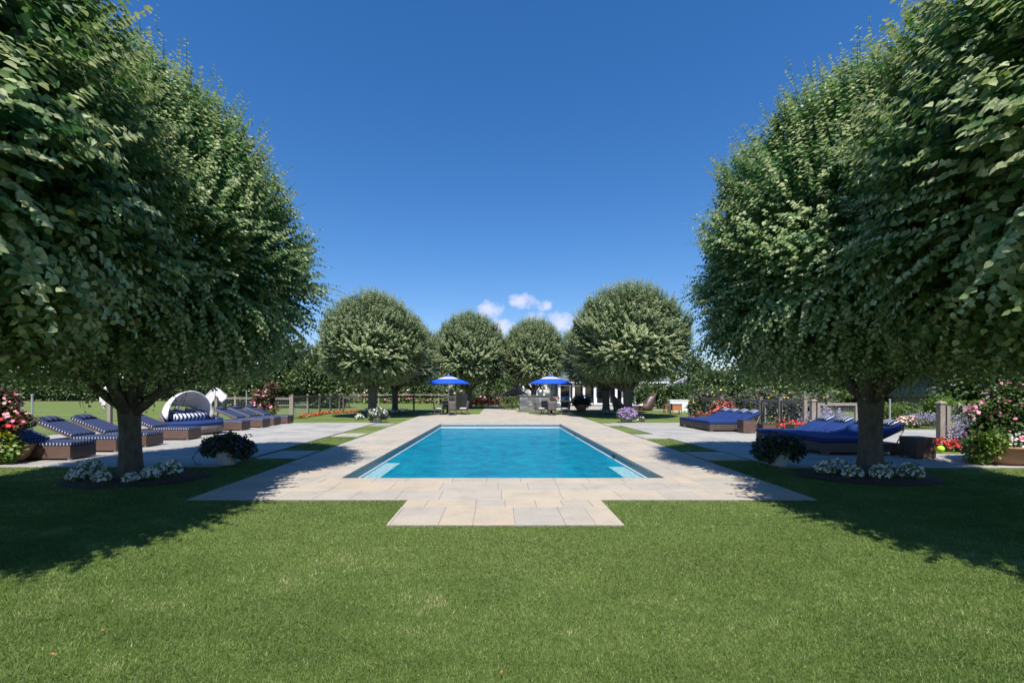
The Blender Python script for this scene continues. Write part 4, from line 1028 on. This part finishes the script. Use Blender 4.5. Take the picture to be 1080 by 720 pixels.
# teak cart with lid, white cabinet
t = thing('teak_cooler', 'orange teak cooler box with grey lid and slim legs on the grass', 'cooler', (GX(713, 33.6), 33.6, 0))
rbox('box', -.34, .34, -.25, .25, .28, .70, M['teak'], t, .01); rbox('lid', -.37, .37, -.28, .28, .701, .78, M['greyp'], t, .01)
for x in (-.31, .31):
    for y in (-.22, .22): MB().box(x - .03, x + .03, y - .03, y + .03, 0, .28).build('leg', M['teak'], t)
t = thing('teak_table', 'small orange teak table just left of the teak cooler box', 'table', (GX(704, 35.5), 35.5, 0))
rbox('table_top', -.25, .25, -.25, .25, .62, .66, M['teak'], t, .005)
for x in (-.2, .2):
    for y in (-.2, .2): MB().box(x - .03, x + .03, y - .03, y + .03, 0, .62).build('leg', M['teak'], t)
t = thing('white_cabinet', 'white outdoor serving cabinet behind the orange teak cooler', 'cabinet', (GX(715.5, 38), 38, 0))
rbox('cabinet_body', -.8, .8, -.3, .3, 0, .92, M['whitep'], t, .01); rbox('cabinet_top', -.86, .86, -.34, .34, .921, .98, M['whitep'], t, .01)
for k in (-1, 1): MB().box(k * .4 - .36, k * .4 + .36, -.318, -.301, .08, .85).build('cabinet_door', M['whitep'], t)
# pool house
t = thing('pool_house', 'white pool house with tall dark glass doors and grey roof behind the right trees', 'house', (0, 53.5, 0))
x0 = GX(586, 53.5); x1 = GX(700, 53.5)
MB().box(x0, x1, .30, 6, .0, 3.0).build('wall', M['shingle'], t)
MB().box(x0 - .3, x1 + .3, -.8, .28, .0, .16).build('step', M['slate'], t)
rf = MB(); rf.add([(x0 - .5, -.9, 2.95), (x1 + .5, -.9, 2.95), (x1 + .5, 3.2, 4.9), (x0 - .5, 3.2, 4.9), (x0 - .5, 7, 2.95), (x1 + .5, 7, 2.95)], [(0, 1, 2, 3), (3, 2, 5, 4), (0, 3, 4), (1, 5, 2), (0, 4, 5, 1)])
rf.build('roof', M['slate'], t)
MB().box(x0 - .35, x1 + .35, -.80, .15, 2.62, 2.94).build('fascia', M['whitep'], t)
for px in (590, 605, 616, 627.5, 640.5, 650, 663, 676, 690): x = GX(px, 53); MB().box(x - .12, x + .12, -.5, -.28, .16, 2.62).build('column', M['whitep'], t)
for k in range(8):
    a = x0 + .2 + (x1 - x0 - .4) * k / 8; b_ = x0 + .2 + (x1 - x0 - .4) * (k + 1) / 8
    d = MB(); d.box(a, a + .09, .2, .29, .16, 2.4).box(b_ - .09, b_, .2, .29, .16, 2.4).box(a + .09, b_ - .09, .2, .29, 2.3, 2.4).box(a + .09, b_ - .09, .2, .29, .16, .34)
    d.build('door_frame', M['whitep'], t); MB().box(a + .09, b_ - .09, .24, .26, .34, 2.3).build('door_glass', M['dkglass'], t)
t = thing('white_pergola', 'white painted pergola glimpsed above the stone counter', 'pergola', (0, 56, 0))
for px in (552, 560, 568, 576, 584): x = GX(px, 56); MB().box(x - .1, x + .1, -.1, .1, 0, 2.5).build('post', M['whitep'], t)
MB().box(GX(548, 56), GX(587, 56), -.08, .08, 2.501, 2.75).build('beam', M['whitep'], t)
MB().box(GX(550, 56), GX(586, 56), .12, .18, .6, 1.9).build('lattice_panel', M['whitep'], t)
# house on the right
t = thing('shingled_house', 'grey shingled house with dark porch beyond the right garden', 'house', (0, 0, 0))
hx = GX(1002, 32); ZH = HZ(378, 32)
MB().box(hx, hx + 14, 32, 44, 0, 4.6).build('wall', M['shingle'], t)
MB().box(hx - .02, hx + .85, 31.9, 31.99, 0, 3.0).build('lit_wall_panel', M['whitep'], t)  # white panel stands in for the sunlit side of the wall
MB().box(GX(945, 36), hx - .03, 33, 44, 2.0 - .75, 2.0).build('porch_roof', M['slate'], t)
MB().box(GX(950, 37), hx - .03, 37, 43, 0, 1.22).build('porch_shade_block', M['black'], t)  # black block stands in for the dark shade under the porch roof
rf = MB(); rf.add([(hx - .4, 31.5, 4.601), (hx + 14.4, 31.5, 4.601), (hx + 14.4, 38, 6.6), (hx - .4, 38, 6.6), (hx - .4, 44.5, 4.601), (hx + 14.4, 44.5, 4.601)], [(0, 1, 2, 3), (3, 2, 5, 4), (0, 3, 4), (1, 5, 2), (0, 4, 5, 1)])
rf.build('roof', M['slate'], t)
for k in range(3): 
    w_ = MB().box(hx + 2 + 3 * k, hx + 3.2 + 3 * k, 31.93, 31.99, 1.0, 2.4).build('window', M['whitep'], t); MB().box(hx + 2.1 + 3 * k, hx + 3.1 + 3 * k, 31.90, 31.925, 1.1, 2.3).build('pane', M['dkglass'], w_)
t = thing('distant_house', 'distant pale gabled roof showing through the shrubs on the right', 'house', (GX(728, 62), 62, 0))
MB().box(-2.5, 2.5, 0, 5, 0, 2.0).build('wall', M['whitep'], t)
rf = MB(); rf.add([(-2.8, -.3, 1.95), (2.8, -.3, 1.95), (2.8, 5.3, 1.95), (-2.8, 5.3, 1.95), (1.0, 2.5, 3.9), (.8, 2.5, 3.9)], [(0, 1, 4, 5), (1, 2, 4), (2, 3, 5, 4), (3, 0, 5), (3, 2, 1, 0)])
rf.build('roof', mat('pale_mauve_roof', (.38, .34, .36), scale=5), t)

# ------------------------------------------------------------------ shrubs and flowers
G1 = 'shrubs along the right fence'
plant('rose_shrub', 'tall yellow-green rose shrub with orange blooms left of the farther daybeds', 'shrub', (12.0, 26.5, 0), [(-.4, 0, .8, .9, .6, .7), (.5, 0, 1.0, .8, .6, .85), (-.3, 0, 1.5, .6, .5, .35)], M['greyleaf'], 2200, .11, [(M['py'], 30, .10, .2)], G1)
plant('rose_shrub', 'coral flowering shrub directly behind the farther daybeds', 'shrub', (GX(772, 23.5), 23.5, 0), [(-.45, 0, .72, .6, .5, .5), (.3, 0, .75, .6, .5, .5)], M['hedge'], 1400, .10, [(M['pc'], 420, .085, -.2)], G1)
for i, (x, y, s, lab) in enumerate([(12.3, 22.2, 1.1, 'leafy rose shrub just right of the coral flowering shrub'), (12.5, 19.9, 1.0, 'leafy yellow-green shrub between the fence posts right of the metal pole'), (12.4, 18.3, .95, 'leafy shrub against the fence left of the framed wire panel')]):
    plant('rose_shrub', lab, 'shrub', (x, y, 0), [(0, 0, .7 * s, .95 * s, .5, .7 * s), (.3, 0, 1.25 * s, .6 * s, .4, .4 * s), (-.5, 0, 1.1 * s, .5 * s, .4, .45 * s)], M['greyleaf'], 2400, .10, [(M['py'], 14, .09, .2), (M['pk'], 14, .08)], G1)
def strip(label, pts, fm, n=200, leafm='bright', h=.14, w=.22, fs=.075, cat='flowers', grp='low red flower borders', lf=500):
    t = thing('flower_border', label, cat, (0, 0, 0), 0, grp); bl_ = []
    for (a, b_) in zip(pts[:-1], pts[1:]):
        d = math.dist(a, b_); k = max(1, int(d / (w * 1.3)))
        for i in range(k): q = (i + .5) / k; bl_.append((a[0] + (b_[0] - a[0]) * q + random.uniform(-.05, .05), a[1] + (b_[1] - a[1]) * q, h * .6, w, w, h * random.uniform(.8, 1.25)))
    foliage('foliage', M[leafm], bl_, lf, .07, sd(), t); blossoms('blossom', fm, bl_, n, fs, sd(), t, -.1)
strip('red impatiens border below the lavender panel beside the terracotta bowl', [(GX(982, 12.7), 12.7), (GX(1000, 12.65), 12.65), (GX(1015, 12.4), 12.4), (GX(1038, 12.0), 12.0)], M['pr'], 300, h=.2, w=.18, fs=.06)
strip('red flower border between the fence and the cube behind the nearer daybeds', [(11.0, 18.8), (11.05, 17.0), (10.9, 15.4)], M['pr'], 200, h=.3, fs=.07)
strip('red flower border at the fence foot left of the coral shrub', [(11.1, 26.5), (11.1, 22.5)], M['pr'], 220, h=.3, fs=.07)
strip('curving red flower border along the fence left of the urn trees', [(-12.0, 28.2), (-12.4, 31), (-12.5, 34), (-11.0, 36.6), (-9.0, 37)], M['pr'], 520, h=.13, w=.24, fs=.09, lf=1500)
strip('red flowers at the foot of the pale fence beyond the left umbrella', [(-3.4, 49.4), (-.2, 49.4)], M['pr'], 200, h=.55, w=.4, fs=.2)
strip('white flowers beside the left urn trees', [(GX(385, 36), 36), (GX(396, 36), 36)], M['pw'], 60, h=.2, w=.3, fs=.13, grp='white flower clumps by the far trees')
strip('white flowers round the thinner left trunk', [(-8.4, 34.7), (-6.6, 34.8)], M['pw'], 60, h=.22, w=.3, fs=.12, grp='white flower clumps by the far trees')
strip('white flowers left of the far left urn', [(GX(376, 27), 27), (GX(384, 27), 27)], M['pw'], 40, h=.2, w=.22, fs=.11, grp='white flower clumps by the far trees')
strip('white flowers at the trunk right of the dark flower pot', [(GX(632, 34.3), 34.3), (GX(652, 34.3), 34.3)], M['pw'], 60, h=.22, w=.3, fs=.1, grp='white flower clumps by the far trees', leafm='greyleaf')
strip('small white flowers right of the purple petunias', [(GX(672, 25.4), 25.4), (GX(679, 25.4), 25.4)], M['pw'], 30, h=.15, w=.2, fs=.08, grp='white flower clumps by the far trees', leafm='greyleaf')
plant('hibiscus_shrub', 'bronze-leaved shrub with tall pink blooms at the end of the lounger row', 'shrub', (-12.6, 25.0, 0), [(0, 0, .75, .75, .5, .6), (.3, 0, 1.5, .3, .3, .5), (-.3, 0, 1.3, .35, .3, .4), (.4, 0, 1.9, .3, .25, .2)], M['redleaf'], 1300, .12, [(M['pp'], 70, .15, -.2)])
plant('bright_shrub', 'small bright green plant at the foot of the bronze shrub', 'shrub', (-12.3, 24.5, 0), [(0, 0, .3, .5, .4, .35)], M['bright'], 400, .12)
# boxwood etc on the right
for i, (x, y, s, lab) in enumerate([(GX(949.5, 22), 22, 1.0, 'round clipped boxwood right of the lime trunk'), (GX(929, 22.5), 22.5, .72, 'clipped boxwood half hidden behind the lime trunk')]):
    plant('boxwood', lab, 'shrub', (x, y, 0), [(0, 0, .5, s, s * .9, .58)], M['box'], 3600, .05, [], 'clipped boxwood balls', shell=.9)
plant('pink_rose_shrub', 'low shrub of pale pink roses in front of the round boxwood', 'shrub', (GX(959, 20.8), 20.8, 0), [(0, 0, .25, .52, .35, .28)], M['bright'], 500, .07, [(M['pk'], 150, .09), (M['pp'], 30, .08)])
plant('hydrangea_shrub', 'bright leafy shrub left of the lavender covered panel', 'shrub', (GX(988, 21.5), 21.5, 0), [(0, 0, .75, .55, .5, .7), (.3, 0, .9, .45, .4, .5)], M['bright'], 1500, .10)
def lavender(label, x, y, w, h, n, grp='lavender drifts'):
    t = thing('lavender_plant', label, 'lavender', (x, y, 0), 0, grp); g_ = np.random.default_rng(sd())
    k = n; bx = g_.normal(0, w * .3, k); by = g_.normal(0, .2, k); a = g_.normal(0, .35, (k, 2)); hh = h * g_.uniform(.6, 1.05, k) * np.exp(-(bx / w) ** 2)
    D = nrm(np.stack([a[:, 0] + bx * .3, a[:, 1], np.ones(k)], 1)); B = np.stack([bx, by, np.zeros(k)], 1)
    P = []; A = []; S = []; T_ = []; P2 = []
    for s in (.15, .3, .45, .6, .7): P.append(B + D * (hh * s)[:, None])
    P = np.concatenate(P); V, T, tt = leaf_arrays(P, g_.normal(0, .4, P.shape) + [0, 0, 1], g_.normal(0, 1, P.shape), g_.uniform(.05, .13, len(P)), (L4[0] * [1, .45, 1], L4[1]), g_.random(len(P)))
    fast_mesh('foliage', V, T, M['greyleaf'], tt, t)
    P = np.concatenate([B + D * (hh * s)[:, None] for s in (.78, .85, .92, 1.0)]) + g_.normal(0, .012, (k * 4, 3))
    V, T, tt = leaf_arrays(P, g_.normal(0, 1, P.shape), g_.normal(0, 1, P.shape), g_.uniform(.03, .055, len(P)), PETAL, g_.random(len(P)))
    o = fast_mesh('blossom', V, T, M['pl'], tt, t); o['kind'] = 'stuff'
lavender('lavender growing through the framed panel beside the terracotta bowl', 13.35, 12.7, 1.0, 1.1, 500)
lavender('lavender in front of the framed panel, lower left part', 12.9, 12.55, .7, .8, 500)
lavender('lavender behind the framed panel by the nearer daybeds', 12.1, 17.2, 1.0, 1.1, 500)
lavender('lavender drift between the boxwood and the bright shrub', GX(975, 20.6), 20.6, .9, .75, 280)
plant('climbing_vine', 'light green climbing vine trailing over the top of the lavender panel', 'vine', (13.4, 12.85, 0), [(-.5, 0, 1.27, .4, .12, .09), (.1, 0, 1.28, .4, .14, .12), (.6, 0, 1.24, .5, .15, .14), (.8, .1, 1.4, .3, .15, .14)], M['bright'], 700, .07, [(M['pk'], 16, .06), (M['pc'], 3, .10)])
# back greenery
G2 = 'background trees'
def shrubtree(name, label, x, y, w, h, n, size, m, seed, z0=.3, trunkm=None, grp=G2, nb=9):
    t = thing(name, label, 'tree', (x, y, 0), 0, grp); g_ = random.Random(seed); bl_ = []
    for k in range(nb):
        q = g_.random(); zz = z0 + (h - z0) * (.15 + .72 * q); rr = w * .5 * (1 - .55 * q)
        a = g_.random() * 6.28; bl_.append((rr * .6 * math.cos(a), rr * .6 * math.sin(a), zz, rr * .75, rr * .75, (h - z0) * .24))
    foliage('crown', m, bl_, n, size, seed, t)
    MB().tube([(0, 0, 0), (.05, 0, h * .35), (0, 0, h * .7)], [w * .035 + .05, w * .03 + .03, .03], 8).build('trunk', trunkm or M['bark'], t, smooth=True)
for i, (px, y, w, h, lab) in enumerate([(240, 50, 6, 5.6, 'evergreen tree beyond the lounger row, leftmost of the evergreens'), (278, 48, 6.5, 6.2, 'evergreen tree behind the pink blooms at the lounger row end'), (308, 50, 7, 7.0, 'evergreen tree just right of the left lime crown'),
                                       (334, 47, 6, 6.2, 'evergreen tree touching the left far lime crown'), (300, 62, 9, 8.2, 'taller evergreen tree rising behind the other evergreens')]):
    shrubtree('evergreen_tree', lab, GX(px, y), y, w, h, 5200, .24, M['conifer'], 300 + i, z0=.1)
for i, (px, y, w, h, m_, lab) in enumerate([(726, 60, 7, 7.5, 'hedge', 'dark leafy tree beyond the white cabinet, right of the largest far lime'), (748, 50, 6, 4.0, 'hedge', 'low leafy tree beyond the yellow rose shrub'),
                                           (790, 42, 7, 4.0, 'hedge', 'leafy tree behind the coral shrub, under the right lime crown'), (835, 38, 7, 3.8, 'hedge', 'leafy tree left of the framed panel, far behind'),
                                           (890, 40, 8, 4.2, 'hedge', 'leafy tree behind the framed panel and the lime trunk'), (1050, 26, 5, 4.0, 'hedge', 'leafy tree behind the lavender panel at the right edge'),
                                           (540, 75, 8, 4.4, 'hedge', 'distant round tree between the two middle far limes'), (450, 78, 9, 5.0, 'hedge', 'distant round tree between the left far limes')]):
    shrubtree('leafy_tree', lab, GX(px, y), y, w, h, 3600, .22, M[m_], 330 + i, z0=.1)
shrubtree('crepe_myrtle', 'small tree with tan twisted trunk between the two blue umbrellas', GX(528, 44), 44, 3.4, 3.4, 1300, .16, M['hedge'], 350, z0=1.4, trunkm=M['tanbark'])
shrubtree('blossom_tree', 'pale silvery flowering shrub between the tan trunk and the stone counter', GX(541, 50), 50, 4.0, 3.0, 1500, .16, leaf_mat('pale_blossom', [(0, (.3, .26, .3)), (1, (.55, .5, .52))], (.4, .38, .4)), 351, z0=.3)
plant('boxwood_hedge', 'dark clipped hedge beside the left end of the stone counter', 'hedge', (GX(541, 42), 42, 0), [(-.4, 0, .6, .6, .5, .6), (.3, 0, .6, .6, .5, .6)], M['box'], 900, .10, [], None, shell=.8)
def longmass(name, pts, h, d, n, size, m, flowers=None, seed=1, fs=.2, fn=300):
    bl_ = []; g_ = random.Random(seed)
    for a, b_ in zip(pts[:-1], pts[1:]):
        dd = math.dist(a, b_); k = int(dd / (h * .7)) + 1
        for i in range(k):
            q = (i + .5) / k; hh = h * g_.uniform(.78, 1.15); bl_.append((a[0] + (b_[0] - a[0]) * q, a[1] + (b_[1] - a[1]) * q, hh * .48, h * .55, d * .5, hh * .52))
    o = foliage(name, m, bl_, n, size, seed, None); stuff(o)
    if flowers: f_ = blossoms('blossom', flowers, bl_, fn, fs, seed + 1, o)
    return o
longmass('far_shrubbery', [(-115, 30), (-110, 84), (-60, 83), (-32, 80)], 5.0, 5, 30000, .40, M['hedge'], seed=5)
longmass('far_shrubbery', [(-34, 74), (-15, 76), (2, 78)], 2.6, 2.5, 8000, .3, M['hedge'], M['pk'], 8, .3, 260)
longmass('rose_border', [(-26, 66), (-12, 66), (1, 66)], 1.2, 1.5, 4000, .2, M['bright'], M['pp'], 12, .22, 420)
longmass('far_shrubbery', [(-3, 54), (2, 54)], 1.9, 1.5, 1500, .2, M['hedge'], M['pp'], 14, .2, 60)
longmass('far_woodland', [(-150, 120), (-60, 125), (0, 120), (40, 105), (60, 80), (80, 50), (75, 10), (80, -20)], 7.5, 8, 30000, .65, M['hedge'], seed=21)
longmass('far_shrubbery', [(13, 44), (24, 41)], 2.2, 2, 6000, .2, M['hedge'], seed=23)
sb = MB(); sb.box(-100, -30, 80.5, 82, .003, .06).build('soil_strip', M['dirt']); struct(bpy.data.objects['soil_strip'])

# ------------------------------------------------------------------ world, sun, camera
EL = 59
w = bpy.data.worlds.new('World'); sc.world = w; w.use_nodes = True
nt = w.node_tree; bg = nt.nodes['Background']
sky = N(nt, 'ShaderNodeTexSky', sky_type='NISHITA', sun_disc=False); sky.sun_elevation = R(EL); sky.sun_rotation = R(180)
sky.air_density = 1.0; sky.dust_density = .12; sky.ozone_density = 3.0; sky.altitude = 0
hs = N(nt, 'ShaderNodeHueSaturation'); hs.inputs['Saturation'].default_value = 1.32; hs.inputs['Value'].default_value = 1.0
nt.links.new(sky.outputs[0], hs.inputs['Color'])
hr = ramp(nt, [(0, (.76, .73, .84)), (.30, (1.0, .92, .99)), (.6, (1.15, .98, 1.06))])
tc = N(nt, 'ShaderNodeTexCoord'); sx = N(nt, 'ShaderNodeSeparateXYZ'); nt.links.new(tc.outputs['Generated'], sx.inputs[0])
def mth(op, a, b_=None, cl=False):
    n = N(nt, 'ShaderNodeMath', operation=op); n.use_clamp = cl
    for i, q in enumerate((a, b_)):
        if q is None: continue
        if isinstance(q, (int, float)): n.inputs[i].default_value = q
        else: nt.links.new(q, n.inputs[i])
    return n.outputs[0]
ym = mth('MAXIMUM', sx.outputs[1], .05)
u = mth('DIVIDE', sx.outputs[0], ym); v_ = mth('DIVIDE', sx.outputs[2], ym)
no = N(nt, 'ShaderNodeTexNoise'); no.inputs['Scale'].default_value = 34; no.inputs['Detail'].default_value = 7; no.inputs['Roughness'].default_value = .6; nt.links.new(tc.outputs['Generated'], no.inputs['Vector'])
nz = mth('MULTIPLY', mth('SUBTRACT', no.outputs[0], .5), 3.2)
tot = None
for (cx, cy, rx, ry, amp) in [(549, 317, 15, 9, 1.0), (566, 321, 18, 7, .9), (516, 326, 20, 10, .72), (530, 348, 24, 13, .95), (592, 340, 26, 11, 1.0), (566, 338, 14, 10, .85), (618, 352, 25, 14, .8)]:
    du = mth('DIVIDE', mth('SUBTRACT', u, (cx - VX) / F), rx / F); dv = mth('DIVIDE', mth('SUBTRACT', v_, (VY - cy) / F), ry / F)
    d2 = mth('ADD', mth('MULTIPLY', du, du), mth('MULTIPLY', dv, dv))
    a = mth('MULTIPLY', mth('SUBTRACT', 1.0, d2), amp)
    tot = a if tot is None else mth('MAXIMUM', tot, a)
mk = mth('MULTIPLY', mth('ADD', mth('MAXIMUM', tot, -1.0), nz), .95, True)
mk = mth('MULTIPLY', mk, .62)
mx = N(nt, 'ShaderNodeMix', data_type='RGBA'); nt.links.new(mk, mx.inputs[0]); nt.links.new(sx.outputs[2], hr.inputs[0]); mh = N(nt, 'ShaderNodeMix', data_type='RGBA', blend_type='MULTIPLY'); mh.inputs[0].default_value = 1; nt.links.new(hs.outputs[0], mh.inputs[6]); nt.links.new(hr.outputs[0], mh.inputs[7]); nt.links.new(mh.outputs[2], mx.inputs[6]); mx.inputs[7].default_value = (6.6, 6.2, 7.2, 1)
nt.links.new(mx.outputs[2], bg.inputs['Color']); bg.inputs['Strength'].default_value = .095
sun = bpy.data.lights.new('sun', 'SUN'); sun.energy = 4.6; sun.angle = R(.5); sun.color = (1, .955, .88)
so = bpy.data.objects.new('sun', sun); C.objects.link(so)
d = Vector((-.02, -math.cos(R(EL)), math.sin(R(EL))))          # towards the sun: behind the camera
so.rotation_euler = d.to_track_quat('Z', 'Y').to_euler()
cam = bpy.data.cameras.new('camera'); co = bpy.data.objects.new('camera', cam); C.objects.link(co)
co.location = (0, 0, CH); co.rotation_euler = (R(90), 0, 0)
cam.sensor_width = 36; cam.lens = F / 1080 * 36; cam.shift_x = (540 - VX) / 1080; cam.shift_y = (VY - 360) / 1080
cam.clip_end = 2000; cam.clip_start = .05
sc.camera = co
sc.view_settings.view_transform = 'Standard'; sc.view_settings.look = 'None'; sc.view_settings.gamma = 1; sc.view_settings.exposure = .72
sc.cycles.max_bounces = 7; sc.cycles.diffuse_bounces = 3; sc.cycles.glossy_bounces = 3; sc.cycles.transmission_bounces = 4; sc.cycles.transparent_max_bounces = 8
sc.cycles.use_adaptive_sampling = True; sc.cycles.use_denoising = True
